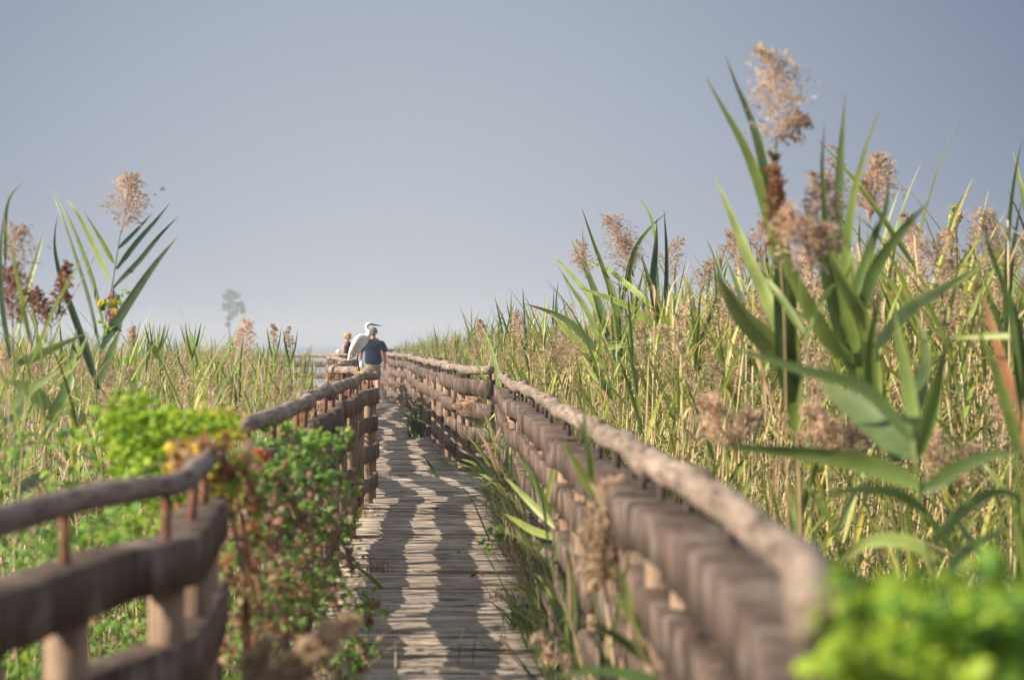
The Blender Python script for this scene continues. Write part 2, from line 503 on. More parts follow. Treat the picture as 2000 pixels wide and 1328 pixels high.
fence('boardwalk_railing', 'near right railing running back along the deck from the bottom right corner, handrail sunlit',
      [(.322, 2.06), (.335, 2.2), (.370, 2.49), (.388, 3.01), (.381, 3.7), (.344, 4.32), (.325, 5.05), (.267, 6.48), (.213, 8.27), (.154, 9.97), (.091, 11.8), (0, 13.6), (-.09, 16.9), (-.13, 18.6)], [1.0, .81, .62, .43, .22], .105, .031, seg=1.5, post=.5, step=.05, wave=.012, th=.125, jog=.016, zn=.6, po=-.03, lt=.5)
fence('boardwalk_railing', 'middle right railing with a board corner jutting over the deck, curving left to the man',
      [(-.14, 20.6), (-.34, 21.1), (-.54, 21.6), (-.78, 24.3), (-1.05, 27.2), (-1.54, 33.2), (-2.1, 40.9), (-2.95, 48.6), (-3.5, 56), (-4.1, 64), (-4.85, 76.5)], ROWS, .145, .042, seg=2.3, post=.7, step=.1, wave=.05, th=.09, jog=.05, po=-.035)
fence('boardwalk_railing', 'short brown handrail length half sunk in the reeds right of the walkway',
      [(-1.45, 34.7), (-.95, 34.9), (-.5, 35.1)], ROWS[:3], .14, .04, seg=2, post=.7, step=.1, wave=.01)
fence('boardwalk_railing', 'farthest thin dark railing crossing behind the man at the reed edge',
      [(-5.0, 76.6), (-4.4, 77), (-3.6, 77.4)], ROWS[:2], .12, .045, seg=1.5, post=.9, step=.1, wave=.01)

# ---------------------------------------------------------------- reeds
GREENS = np.array([(.11, .17, .035), (.16, .22, .05), (.22, .26, .06), (.08, .135, .045), (.28, .29, .08), (.13, .20, .04)]) * np.array([1.75, 1.55, 1.25])
DRY = np.array([(.50, .37, .20), (.60, .46, .28), (.42, .28, .15), (.55, .46, .22)])
PLUME = np.array([(.58, .43, .31), (.66, .52, .39), (.50, .36, .25), (.60, .43, .32)])
WARM = np.array([(.64, .50, .34), (.70, .58, .42), (.54, .40, .27)])
RUST = np.array([(.30, .14, .075), (.24, .11, .06), (.36, .19, .11)])

def leaf_curve(base, az, el0, length, droop, n=7):
    """a strap leaf rising at el0 from horizontal and drooping"""
    t = np.linspace(0, 1, n)
    e = el0 - droop * t ** 1.6
    st = length / (n - 1)
    h = np.r_[0, np.cumsum(np.cos(e[:-1]) * st)]; z = np.r_[0, np.cumsum(np.sin(e[:-1]) * st)]
    return base + np.stack([h * math.cos(az), h * math.sin(az), z], 1)

def leaf_w(n, w):
    t = np.linspace(0, 1, n)
    return w * np.clip(np.minimum(.45 + t * 3.2, 1.0) * (1 - t ** 2.2), .02, 1)

def plume_geo(q, base, tip, spread, pal, nb=26, tuft=7, size=.016, droop=.6, fat=.0030):
    base = np.asarray(base, float); tip = np.asarray(tip, float)
    ax = tip - base; L = np.linalg.norm(ax); ax /= L
    bow = np.cross(ax, rng.normal(0, 1, 3)); bow = bow / np.linalg.norm(bow) * L * .08
    sp = spline([base, base + ax * L * .5 + bow, tip], 8)
    V, Q = tube(sp, np.linspace(.004, .0012, 8) * (size / .016), 4); q.add(V, Q, pal[0])
    for i in range(nb):
        u = (i / nb) ** .9
        c = base + ax * L * u + bow * (1 - (2 * u - 1) ** 2)
        d = rng.normal(0, 1, 3); d -= ax * d.dot(ax); d /= max(np.linalg.norm(d), 1e-6)
        ln = spread * (1.0 - .75 * u) * random.uniform(.6, 1.25)
        if u < .12: ln *= .7
        e = c + d * ln * .75 + ax * ln * random.uniform(.5, 1.2)
        e2 = e + d * ln * .25 + np.array([0, 0, -1]) * ln * droop * random.uniform(.2, 1)
        br = spline([c, e, e2], 5)
        col = pal[random.randrange(len(pal))] * random.uniform(.75, 1.25)
        sd_ = nrm(np.cross(e - c, rng.normal(0, 1, 3)))
        V, Q = ribbon(br, np.full(5, .0016 * size / .016), sd_, 0); q.add(V, Q, col)
        m = tuft
        uu = rng.uniform(.15, 1, m)
        pc = np.stack([np.interp(uu, np.linspace(0, 1, 5), br[:, k]) for k in range(3)], 1)
        dr = nrm(nrm(e2 - c)[None] * .9 + rng.normal(0, .55, (m, 3)) + np.array([0, 0, -.35]) * droop)
        sdv = nrm(np.cross(dr, rng.normal(0, 1, (m, 3))))
        l_ = rng.uniform(.7, 1.5, m)[:, None] * size
        w_ = fat * rng.uniform(.6, 1.3, m)[:, None] * (size / .016)
        A = pc; B = pc + dr * l_ * .45 + sdv * w_; C = pc + dr * l_; D = pc + dr * l_ * .45 - sdv * w_
        V = np.stack([A, B, C, D], 1).reshape(-1, 3)
        q.add(V, np.arange(m * 4).reshape(-1, 4), np.repeat(col * rng.uniform(.8, 1.25, (m, 1)), 4, 0))

def reed_variant(H=2.4, nl=12, green=.85, plume=True, lw=.028, ll=.42, lean=.06, seed=0):
    st, lv, pl = QM(), QM(), QM()
    az0 = random.uniform(0, 6.28)
    ln = random.uniform(0, lean)
    sp = spline([(0, 0, 0), (ln * .3 * math.cos(az0), ln * .3 * math.sin(az0), H * .5), (ln * math.cos(az0) * 1.4, ln * math.sin(az0) * 1.4, H * (.86 if plume else .9))], 9)
    dry = random.random() > green
    sc = DRY[1] if dry or random.random() < .35 else np.array((.20, .22, .07))
    V, Q = tube(sp, np.linspace(.0065, .003, 9), 5); st.add(V, Q, sc)
    az = random.uniform(0, 6.28)
    for i in range(nl):
        u = .22 + .76 * (i / max(1, nl - 1)) + random.uniform(-.02, .02)
        u = min(u, .99)
        b = np.array([np.interp(u, np.linspace(0, 1, 9), sp[:, k]) for k in range(3)])
        az += math.pi + random.gauss(0, .5)
        top = u > .75
        isdry = dry or random.random() < (.44 - .5 * (u - .3) if u < .8 else .08)
        L = ll * random.uniform(.75, 1.25) * (1.1 if top else 1)
        el0 = R(random.uniform(58, 82)) if top else R(random.uniform(40, 70))
        dr = R(random.uniform(5, 45)) if top else R(random.uniform(25, 100))
        if isdry: dr = R(random.uniform(60, 160)); L *= .8
        c = (DRY if isdry else GREENS)[random.randrange(4 if isdry else 6)] * random.uniform(.8, 1.2)
        p = leaf_curve(b, az, el0, L, dr, 7)
        side = np.array([-math.sin(az), math.cos(az), 0])[None] + np.linspace(0, random.uniform(-.9, .9), 7)[:, None] * np.array([0, 0, 1])
        tipc = c if isdry or random.random() < .6 else DRY[3]
        tt = np.repeat(np.linspace(0, 1, 7) ** 5, 3)[:, None]
        V, Q = ribbon(p, leaf_w(7, lw * random.uniform(.7, 1.15) * (.6 if isdry else 1)), side, .18)
        lv.add(V, Q, c[None] * (1 - tt) + tipc[None] * tt)
    if plume:
        b = sp[-1]; tdir = nrm(sp[-1] - sp[-2])
        pal = PLUME * random.uniform(.85, 1.15)
        plume_geo(pl, b - tdir * .02, b + tdir * random.uniform(.24, .34) + np.array([random.uniform(-.06, .06), random.uniform(-.06, .06), 0]), random.uniform(.06, .10), pal, 40, 9, .02)
    return st, lv, pl

reseed('reed beds')
VAR = []
for i in range(16):
    pl = i % 2 == 0
    g = .9 if i % 4 else .1
    VAR.append((reed_variant(H=2.4, nl=random.randrange(13, 19), green=g, plume=pl, lw=.030, ll=random.uniform(.38, .55)), pl, g))

# where reeds grow: right bed and left bed; heights by place
def right_spots():
    out_ = []
    for yy in np.arange(8.5, 78, .30):
        dens = 5.0 if yy < 26 else (3.6 if yy < 45 else 2.2)
        xs0 = xr(yy) + (.62 if yy < 17 else .35) 
        xs1 = min(.27 * yy + .6, xs0 + (7.0 if yy < 30 else 14))
        k = int((xs1 - xs0) * .30 * dens * 2.1)
        for _ in range(k):
            x_ = random.uniform(xs0, xs1); y_ = yy + random.uniform(0, .3)
            ed = min(1, max(0, (x_ - xs0) / 1.2))
            s = F / y_
            top = 1.44 + .46 * min(1, max(0, (s - 75) / 170)) + .18 * ed * min(1, s / 200) + random.gauss(0, .13)
            top -= .3 * (1 - ed) * (1 if yy < 20 else .6)
            out_.append((x_, y_, top))
    return out_
def left_spots():
    out_ = []
    for yy in np.arange(7.5, 62, .4):
        xs1 = xl(yy) - (.45 if yy > 18 else .35) if yy < 42 else -6.2
        xs0 = -.27 * yy - .4
        if xs1 - xs0 < .1: continue
        k = int((xs1 - xs0) * .4 * (4.2 if yy < 20 else 3.2))
        for _ in range(k):
            x_ = random.uniform(xs0, xs1); y_ = yy + random.uniform(0, .4)
            px = 1000 + x_ * F / y_
            s = F / y_
            cap = 1.36 if px > 440 else 1.44
            if px > 560: cap = 1.22 if yy > 20 else 1.15
            if px < 60: cap = 1.6
            out_.append((x_, y_, cap + random.gauss(0, .07) - abs(random.gauss(0, .06))))
    return out_

spots = [(a, 'R') for a in right_spots()] + [(a, 'L') for a in left_spots()]
spots.sort(key=lambda a: a[0][1])
NIND = 260
vmesh = []
for (st, lv, pl), hp, g in VAR:
    vmesh.append((st.mesh('stem', M['stem']), lv.mesh('leaves', M['leaf']), pl.mesh('plume', M['plume']) if hp else None))
SIDE = {'R': ('right', 'reeds growing beyond the right railing'), 'L': ('left', 'reeds growing beyond the left railing')}
stuff = {k: [QM(), QM(), QM()] for k in 'RL'}
print('reeds', len(spots))
for idx, ((x_, y_, top), sdn) in enumerate(spots):
    v = random.randrange(16)
    (st, lv, pl), hp, g = VAR[v]
    Hh = (top - GZ) / (2.62 if hp else 2.4)
    wsc = Hh * random.uniform(.95, 1.1)
    rz = random.uniform(0, 6.28)
    tilt = (random.gauss(0, .11), random.gauss(0, .11))
    if idx < NIND:
        kindl = ('dry straw-coloured' if g < .5 else 'green')
        root = empty('reed', (x_, y_, GZ - .03))
        root.rotation_euler = (tilt[0], tilt[1], rz); root.scale = (wsc, wsc, Hh)
        tag(root, f'{kindl} reed{" with a feathery plume" if hp else " without a plume"} in the bed beyond the {SIDE[sdn][0]} railing', 'reed', SIDE[sdn][1])
        for nm, me in zip(('stem', 'leaves', 'plume'), vmesh[v]):
            if me is None: continue
            o = bpy.data.objects.new(nm, me); COL.objects.link(o); o.parent = root
    else:
        c, s_ = math.cos(rz), math.sin(rz)
        Rm = np.array([[c, -s_, 0], [s_, c, 0], [0, 0, 1.0]])
        sh = np.array([[1, 0, tilt[1]], [0, 1, -tilt[0]], [0, 0, 1.0]])
        far = y_ > 38
        for k, qq in enumerate((st, lv, pl)):
            if not qq.V: continue
            if k == 2 and far and random.random() < .3: continue
            V, Q, C = qq.arrays()
            V = (V * np.array([wsc, wsc, Hh])) @ Rm.T @ sh.T + np.array([x_, y_, GZ - .03])
            stuff[sdn][k].add(V, Q, C * random.uniform(.85, 1.15))
for _ in range(1500):
    sdn = 'R' if random.random() < .75 else 'L'
    yy = random.uniform(9, 40)
    if sdn == 'R': x_ = xr(yy) + .5 + random.random() ** 1.3 * max(.5, .27 * yy - xr(yy))
    else: x_ = xl(yy) - .4 - random.random() * max(.3, .27 * yy + xl(yy))
    hgt = random.uniform(.9, 2.1) * (1 if sdn == 'R' else .85)
    dx, dy = random.gauss(0, .15) * hgt, random.gauss(0, .12) * hgt
    if sdn == 'R' and x_ < xr(yy) + 1.3: dx = abs(dx)
    if sdn == 'L' and x_ > xl(yy) - 1.3: dx = -abs(dx)
    pts = [(x_, yy, GZ), (x_ + dx * .4, yy + dy * .4, GZ + hgt * .5), (x_ + dx, yy + dy, GZ + hgt)]
    if random.random() < .25: pts.append((x_ + dx * 2.2 + (.1 if sdn == 'R' else -.1), yy + dy * 2, GZ + hgt * .8))
    V, Q = tube(spline(pts, 6), np.linspace(.0055, .003, 6), 4)
    stuff[sdn][0].add(V, Q, DRY[random.randrange(4)] * random.uniform(.8, 1.35))
for sdn, (w1, _) in SIDE.items():
    root = empty('reed_bed', (0 if sdn == 'R' else -4, 30, GZ))
    tag(root, f'dense mass of green and straw reeds filling the {w1} side of the boardwalk', 'reed bed', kind='stuff')
    for nm, mt, qq in zip(('stems', 'leaves', 'plumes'), ('stem', 'leaf', 'plume'), stuff[sdn]):
        if qq.V:
            o = qq.build(nm, M[mt], root, tuple(root.location)); o['kind'] = 'stuff'

# short broad-bladed reeds standing just beyond the near right railing
bst, blv, _ = reed_variant(H=1.15, nl=14, green=1, plume=False, lw=.036, ll=.46)
bst2, blv2, _ = reed_variant(H=1.2, nl=13, green=1, plume=False, lw=.030, ll=.5)
bm = [(a.mesh('stem', M['stem']), b_.mesh('leaves', M['leaf'])) for a, b_ in ((bst, blv), (bst2, blv2))]
for i in range(34):
    yy = random.uniform(5.4, 9.2); x_ = random.uniform(xr(yy) + .45, .26 * yy + .15)
    root = empty('broad_reed', (x_, yy, GZ)); root.rotation_euler = (random.gauss(0, .1), random.gauss(0, .1), random.uniform(0, 6.28))
    k_ = random.uniform(.75, 1.05); root.scale = (k_ * 1.1, k_ * 1.1, k_)
    tag(root, 'short broad-bladed green reed just beyond the near right railing', 'reed', 'short broad reeds beyond the near right railing')
    for nm, me in zip(('stem', 'leaves'), bm[i % 2]):
        o = bpy.data.objects.new(nm, me); COL.objects.link(o); o.parent = root

# undergrowth: short grass and leaf litter at the reeds' feet
q = QM()
def tuft_leaves(q, c, n, L, w, pal, spread=.05, droop=(20, 110), el=(45, 88)):
    for _ in range(n):
        az = random.uniform(0, 6.28)
        b = np.array(c) + np.array([random.gauss(0, spread), random.gauss(0, spread), 0])
        l = L * random.uniform(.5, 1.2)
        p = leaf_curve(b, az, R(random.uniform(*el)), l, R(random.uniform(*droop)), 5)
        V, Q = ribbon(p, leaf_w(5, w * random.uniform(.6, 1.2)), np.array([-math.sin(az), math.cos(az), random.uniform(-.6, .6)]), .15)
        q.add(V, Q, pal[random.randrange(len(pal))] * random.uniform(.7, 1.2))
MIXP = np.vstack([GREENS, GREENS, GREENS * .7, DRY * .8])
for _ in range(2600):
    yy = random.uniform(2.5, 26) ** 1.0
    x_ = xr(yy) + random.uniform(.12, .15 + .27 * yy - xr(yy)) * random.random() ** .5 if yy > 2 else 1
    tuft_leaves(q, (x_, yy, GZ), 5, random.uniform(.4, 1.05), .02, MIXP, .1)
for _ in range(1500):
    yy = random.uniform(2.5, 24)
    x_ = xl(yy) - .15 - random.random() * max(.3, .3 * yy + xl(yy))
    tuft_leaves(q, (x_, yy, GZ), 5, random.uniform(.35, .95), .02, MIXP, .1)
tag(q.build('undergrowth', M['leaf']), 'tangled grass and sedge at the foot of the reeds on both sides', 'undergrowth', kind='stuff')

# ---------------------------------------------------------------- hero reeds placed one by one
def hero(name, label, cat, s, stem=None, leaves=(), plumes=(), stem_w=.012, stemcol=(.14, .19, .05), base_z=GZ, group=None):
    reseed(label)
    if stem is not None:
        b = P(stem[0][0], stem[0][1], s)
    else:
        b = P(leaves[0][0][0][0], leaves[0][0][0][1], s)
    org = (b[0], b[1], base_z)
    root = empty(name, org)
    tag(root, label, cat, group)
    if stem is not None:
        pts = [P(x, y, s) for x, y in stem]
        if pts[0][2] > base_z + .02:
            pts = [np.array([b[0] + .03, b[1], base_z - .02])] + pts
        sp = spline(pts, 24)
        q = QM(); V, Q = tube(sp, np.linspace(stem_w / 2, stem_w / 4, 24), 8); q.add(V, Q, stemcol)
        q.build('stem', M['stem'], root, org, smooth=True)
    if leaves:
        q = QM()
        for lf in leaves:
            pts, wpx, col = lf[:3]
            ds = lf[3] if len(lf) > 3 else random.uniform(-.08, .08)
            m = len(pts)
            p = spline([P(x, y, s * (1 + ds * i / (m - 1))) for i, (x, y) in enumerate(pts)], 14)
            t = tang(p)
            side = nrm(np.cross(t, np.array([0, 1.0, 0])))
            tw = np.linspace(random.uniform(-.2, 1.1), random.uniform(-.3, .9), 14)[:, None] * np.sign(t[:, 2:3].mean() + .001)
            side = nrm(side + tw * np.array([0, 1.0, 0]))
            c = np.array(col, float) * random.uniform(.9, 1.1)
            tipc = c * .6 + DRY[3] * .4
            tt = np.repeat(np.linspace(0, 1, 14) ** 6, 3)[:, None]
            stripe = np.tile([1.0, .85, 1.05], 14)[:, None]
            V, Q = ribbon(p, leaf_w(14, wpx / s), side, .16)
            q.add(V, Q, (c[None] * (1 - tt) + tipc[None] * tt) * stripe)
        q.build('leaves', M['leaf'], root, org, smooth=True)
    for pm in plumes:
        (bx, by), (tx, ty), spr, pal = pm[:4]
        nb = pm[4] if len(pm) > 4 else 60
        q = QM()
        plume_geo(q, P(bx, by, s), P(tx, ty, s), 1.4 * spr / s, pal, int(nb * 1.3), 24, .015, .5, .0024)
        q.build('plume', M['plume'], root, org)
    return root

G_D, G_B, G_M, G_L, G_Y = (.13, .20, .06), (.08, .14, .075), (.21, .29, .065), (.34, .42, .11), (.46, .46, .15)

hero('tall_reed', 'tallest reed on the right with a feathery pink plume high against the sky', 'reed', 560,
     [(1560, 1100), (1552, 900), (1540, 700), (1528, 500), (1518, 380), (1513, 285)],
     [([(1535, 560), (1508, 400), (1472, 250), (1440, 170), (1415, 105)], 24, G_B),
      ([(1542, 620), (1500, 420), (1460, 300), (1420, 225), (1378, 150)], 30, G_M),
      ([(1545, 700), (1500, 590), (1452, 480), (1420, 400), (1395, 345)], 28, G_L),
      ([(1550, 740), (1510, 680), (1450, 620), (1418, 570), (1400, 535)], 54, (.27, .33, .09)),
      ([(1545, 800), (1530, 650), (1522, 520), (1520, 420)], 40, G_D),
      ([(1552, 830), (1540, 690), (1545, 560), (1532, 430)], 34, G_D),
      ([(1550, 860), (1553, 740), (1540, 600), (1510, 470)], 30, G_M),
      ([(1542, 590), (1525, 470), (1500, 330), (1478, 230)], 18, G_D),
      ([(1535, 540), (1520, 450), (1490, 330), (1465, 250)], 18, G_M)],
     [((1516, 290), (1504, 105), 64, PLUME * 1.05, 80), ((1516, 270), (1572, 235), 28, PLUME * .9, 36),
      ((1530, 450), (1512, 300), 20, RUST, 40)], .016)
hero('dry_reed', 'rust-brown withered reed head wrapped against the tallest reed stalk', 'reed', 600,
     [(1535, 760), (1530, 600), (1522, 480)], [([(1525, 480), (1528, 400), (1512, 330)], 22, RUST[0]), ([(1530, 520), (1510, 430), (1500, 360)], 16, RUST[2])],
     [((1524, 500), (1508, 330), 26, RUST, 50)], .010, DRY[2])
hero('broad_reed', 'broad-leaved green reed with upright blades standing right of the tallest reed', 'reed', 600,
     [(1760, 1150), (1720, 900), (1680, 740), (1650, 600), (1640, 480)],
     [([(1665, 700), (1636, 520), (1640, 340), (1652, 180)], 30, G_D),
      ([(1690, 760), (1652, 560), (1662, 410), (1688, 300), (1722, 205)], 26, G_M),
      ([(1700, 780), (1645, 640), (1605, 500), (1570, 400)], 44, G_M),
      ([(1640, 620), (1618, 480), (1606, 330), (1612, 235)], 16, G_D),
      ([(1665, 660), (1712, 520), (1765, 450), (1815, 392)], 28, G_D),
      ([(1700, 690), (1780, 600), (1850, 560), (1940, 505)], 30, G_L),
      ([(1640, 700), (1580, 600), (1540, 520), (1500, 430)], 34, G_M),
      ([(1715, 800), (1690, 640), (1640, 540), (1600, 420)], 38, G_L),
      ([(1725, 830), (1690, 700), (1668, 560), (1655, 470)], 56, G_M),
      ([(1660, 600), (1700, 480), (1730, 410), (1736, 330)], 20, G_D),
      ([(1740, 860), (1700, 760), (1600, 640), (1540, 600)], 40, (.16, .24, .06)),
      ([(1750, 900), (1790, 780), (1810, 690), (1790, 610)], 34, G_D),
      ([(1750, 900), (1710, 800), (1700, 690), (1720, 560)], 34, G_M)],
     [((1600, 480), (1592, 345), 42, PLUME * .85, 60)], .018)
hero('reed', 'reed with a fluffy round pink-brown plume right of the broad-leaved reed', 'reed', 420,
     [(1725, 900), (1700, 650), (1690, 500), (1703, 410)], [([(1700, 560), (1745, 470), (1790, 410)], 14, G_D), ([(1700, 600), (1650, 520), (1615, 470)], 14, G_M)],
     [((1704, 420), (1722, 312), 40, PLUME * 1.15, 100), ((1700, 430), (1676, 350), 20, PLUME, 40)], .008)
hero('reed', 'reed with a thin loose plume seen between the broad leaves against the sky', 'reed', 400,
     [(1665, 900), (1660, 600), (1650, 440)], [], [((1650, 440), (1636, 290), 34, PLUME * .8, 36)], .008)
hero('reed', 'reed with a small brown plume left of the tallest reed at skyline height', 'reed', 380,
     [(1452, 800), (1450, 640), (1452, 540)], [([(1455, 640), (1420, 570), (1395, 500), (1378, 465)], 12, G_B), ([(1455, 620), (1440, 560), (1412, 490)], 12, G_D)],
     [((1452, 545), (1432, 455), 30, PLUME * .9, 50), ((1470, 540), (1492, 430), 34, PLUME * .95, 50)], .008)
hero('broad_reed', 'blurred near reed with long level blades above the right handrail', 'reed', 850,
     [(1850, 1328), (1825, 1150), (1800, 1000), (1785, 860)],
     [([(1800, 950), (1690, 905), (1560, 885), (1385, 868)], 50, (.24, .33, .085)),
      ([(1785, 885), (1720, 830), (1650, 780), (1592, 745)], 74, G_D),
      ([(1790, 880), (1772, 740), (1745, 600)], 34, G_M),
      ([(1795, 890), (1828, 760), (1852, 640)], 34, G_M),
      ([(1780, 860), (1690, 760), (1560, 720), (1390, 668)], 30, G_D),
      ([(1800, 960), (1900, 900), (2010, 880)], 34, G_D),
      ([(1810, 1000), (1740, 960), (1640, 960), (1560, 1000)], 30, G_D),
      ([(1820, 1060), (1900, 980), (1960, 960), (2010, 985)], 30, G_M),
      ([(1830, 1100), (1780, 1060), (1690, 1060), (1620, 1130)], 34, G_L),
      ([(1840, 1180), (1880, 1080), (1990, 1020)], 30, G_M)], [], .016)
hero('reed', 'near reed at the right edge with one pale level blade crossing the frame edge', 'reed', 680,
     [(1985, 1250), (1990, 900), (1998, 700)],
     [([(2010, 658), (1930, 656), (1850, 660)], 16, G_L), ([(1995, 820), (1975, 620), (1940, 500), (1900, 400)], 18, G_D),
      ([(2000, 780), (1990, 640), (1930, 480), (1920, 400)], 16, G_D), ([(1995, 900), (1950, 740), (1900, 620)], 24, G_M),
      ([(1990, 800), (1950, 680), (1915, 560)], 22, (.42, .19, .08)), ([(2005, 900), (1985, 760), (1950, 700)], 20, (.40, .18, .08))], [], .012)
for i, (x, y, s, r, lab) in enumerate([(1415, 830, 560, 60, 'blurred tan reed plume hanging above the middle of the right handrail'),
        (1620, 850, 600, 55, 'blurred tan reed plume beneath the folded dark blade'),
        (1850, 900, 520, 60, 'wide brown reed plume low among the leaves near the right edge'),
        (1985, 830, 480, 55, 'brown reed plume cut by the right photo edge'),
        (1960, 470, 380, 50, 'russet reed plume at the skyline by the right photo edge'),
        (1800, 470, 380, 34, 'pinkish reed plume at the skyline left of the yellow vine'),
        (1560, 470, 640, 60, 'hazy brown reed plume blurred between the two tall reeds')]):
    hero('reed', lab, 'reed', s, [(x + 20, y + 330), (x + 10, y + 160), (x, y + 50)],
         [([(x + 10, y + 180), (x - 50, y + 90), (x - 90, y + 60)], 16, G_M), ([(x + 10, y + 200), (x + 50, y + 110), (x + 90, y + 70)], 14, G_L)],
         [((x + 25, y + 50), (x - 30, y - 50), r * .75, PLUME * random.uniform(1.05, 1.2), 60), ((x + 22, y + 60), (x + 55, y - 25), r * .6, PLUME, 40)], .008)
hero('dry_stalk', 'bent dry straw stalk leaning across the lower right reeds', 'stalk', 560, [(1990, 1240), (1900, 1115), (1850, 1080), (1780, 1050)], [], [], .022, DRY[0], base_z=-.2)
hero('dry_stalk', 'dry tan stalk slanting beside the small folded leaf left of the broad reed', 'stalk', 640, [(1560, 900), (1530, 830), (1490, 730), (1478, 690)], [], [], .02, DRY[2])

# middle cluster, near the plane of focus
hero('reed', 'leafy reed fanning its blades to the left at the front edge of the right bed', 'reed', 262,
     [(1215, 940), (1195, 800), (1185, 700), (1180, 640)],
     [([(1190, 670), (1165, 580), (1142, 510), (1138, 445)], 15, G_D),
      ([(1182, 650), (1155, 585), (1110, 530), (1075, 493)], 14, G_M),
      ([(1180, 690), (1150, 615), (1115, 560), (1090, 520)], 13, G_L),
      ([(1175, 700), (1125, 640), (1080, 612), (1022, 592)], 18, G_D),
      ([(1185, 720), (1120, 660), (1075, 610)], 18, G_L),
      ([(1190, 760), (1150, 720), (1120, 660)], 16, G_L),
      ([(1195, 780), (1150, 700), (1105, 670)], 14, G_M),
      ([(1185, 640), (1160, 560), (1130, 500), (1115, 465)], 12, G_D),
      ([(1195, 760), (1210, 690), (1240, 640)], 14, G_M),
      ([(1200, 800), (1170, 760), (1140, 745)], 12, DRY[1])],
     [((1145, 545), (1138, 478), 26, PLUME, 50)], .010)
hero('reed', 'leafy reed under a big drooping brown plume in the middle of the right bed', 'reed', 258,
     [(1240, 960), (1230, 800), (1215, 650), (1222, 540)],
     [([(1208, 640), (1190, 560), (1158, 470), (1135, 403)], 11, G_M),
      ([(1212, 620), (1185, 540), (1150, 450)], 12, G_D),
      ([(1215, 590), (1240, 490), (1275, 440), (1307, 413)], 11, G_D),
      ([(1218, 700), (1205, 640), (1195, 600)], 20, G_D),
      ([(1222, 720), (1226, 660), (1226, 620)], 16, G_M),
      ([(1215, 650), (1200, 600), (1188, 560), (1180, 520)], 12, G_D)],
     [((1238, 540), (1192, 428), 40, PLUME * 1.0, 130), ((1236, 540), (1215, 470), 30, PLUME * .85, 60)], .010)
hero('reed', 'reed with tall dark upright blade and drooping lower leaf right of the big brown plume', 'reed', 270,
     [(1330, 950), (1310, 760), (1295, 640), (1286, 560)],
     [([(1292, 650), (1276, 560), (1281, 480), (1283, 430)], 18, G_B),
      ([(1283, 480), (1270, 420), (1246, 383)], 8, G_M),
      ([(1300, 600), (1302, 500), (1297, 408)], 11, G_B),
      ([(1303, 650), (1275, 570), (1250, 490)], 17, G_D),
      ([(1292, 645), (1230, 600), (1170, 575), (1125, 560)], 15, G_L),
      ([(1290, 610), (1230, 560), (1180, 522), (1120, 508)], 13, G_L),
      ([(1313, 600), (1326, 660), (1326, 720)], 18, G_B),
      ([(1300, 660), (1240, 670), (1190, 680), (1160, 690)], 13, G_L)],
     [((1302, 548), (1328, 470), 26, PLUME * .9, 50)], .010)
hero('reed', 'reed with yellow-green fan of blades between dry straw stems of the right bed', 'reed', 275,
     [(1365, 900), (1360, 720), (1358, 600)],
     [([(1360, 640), (1345, 560), (1325, 540)], 9, (.40, .32, .12)), ([(1362, 620), (1372, 560), (1385, 510)], 9, DRY[3]),
      ([(1362, 640), (1340, 600), (1320, 570)], 9, G_L), ([(1365, 680), (1395, 600), (1412, 540)], 12, G_D), ([(1362, 700), (1330, 640), (1310, 590)], 12, G_L)],
     [((1372, 570), (1385, 510), 18, PLUME * .9, 40)], .008)
hero('reed', 'reed with full tan plume at the low left end of the right bed skyline', 'reed', 205,
     [(1022, 800), (1018, 720), (1020, 665)], [([(1018, 740), (1000, 700), (985, 680)], 7, G_M)], [((1020, 672), (1008, 612), 17, PLUME * 1.1, 80)], .008)
hero('reed', 'reed with orange-tan plume beside the long twisted leaf over the right railing', 'reed', 200,
     [(948, 800), (944, 720), (940, 670)], [([(946, 740), (925, 700), (905, 680)], 6, G_M)], [((940, 672), (934, 625), 12, PLUME * 1.05, 60)], .007)
hero('reed_leaf', 'long twisted green blade bending over the gap in the right railing', 'leaf', 235, [(990, 1000), (987, 930), (984, 870)],
     [([(986, 880), (978, 790), (970, 720), (952, 660), (930, 622)], 13, G_M), ([(984, 900), (965, 860), (942, 845)], 7, G_L), ([(984, 880), (1000, 840), (1012, 800)], 7, G_L)], [], .008)

# left side
hero('tall_reed', 'reed with a fan of dark blades and pale plume standing tall on the left', 'reed', 380,
     [(200, 900), (188, 760), (205, 640), (222, 540), (236, 450)],
     [([(192, 760), (160, 660), (118, 540), (106, 470), (113, 422)], 16, G_B),
      ([(197, 690), (172, 580), (140, 480), (112, 400), (92, 365)], 13, G_B),
      ([(203, 640), (178, 540), (140, 440), (104, 375)], 15, G_D),
      ([(215, 550), (190, 495), (150, 415), (128, 390)], 14, G_L),
      ([(222, 515), (195, 465), (162, 410)], 11, G_L),
      ([(232, 485), (262, 455), (298, 416)], 10, G_B),
      ([(228, 525), (268, 472), (305, 430), (332, 396)], 12, G_B),
      ([(222, 562), (270, 512), (312, 460), (349, 422)], 13, G_B),
      ([(198, 680), (246, 600), (300, 520), (347, 462)], 21, G_B),
      ([(188, 760), (215, 690), (240, 630)], 18, G_D)],
     [((236, 455), (252, 347), 42, PLUME * 1.05, 80), ((222, 560), (228, 640), 16, RUST * 1.2, 40)], .011, (.12, .15, .05))
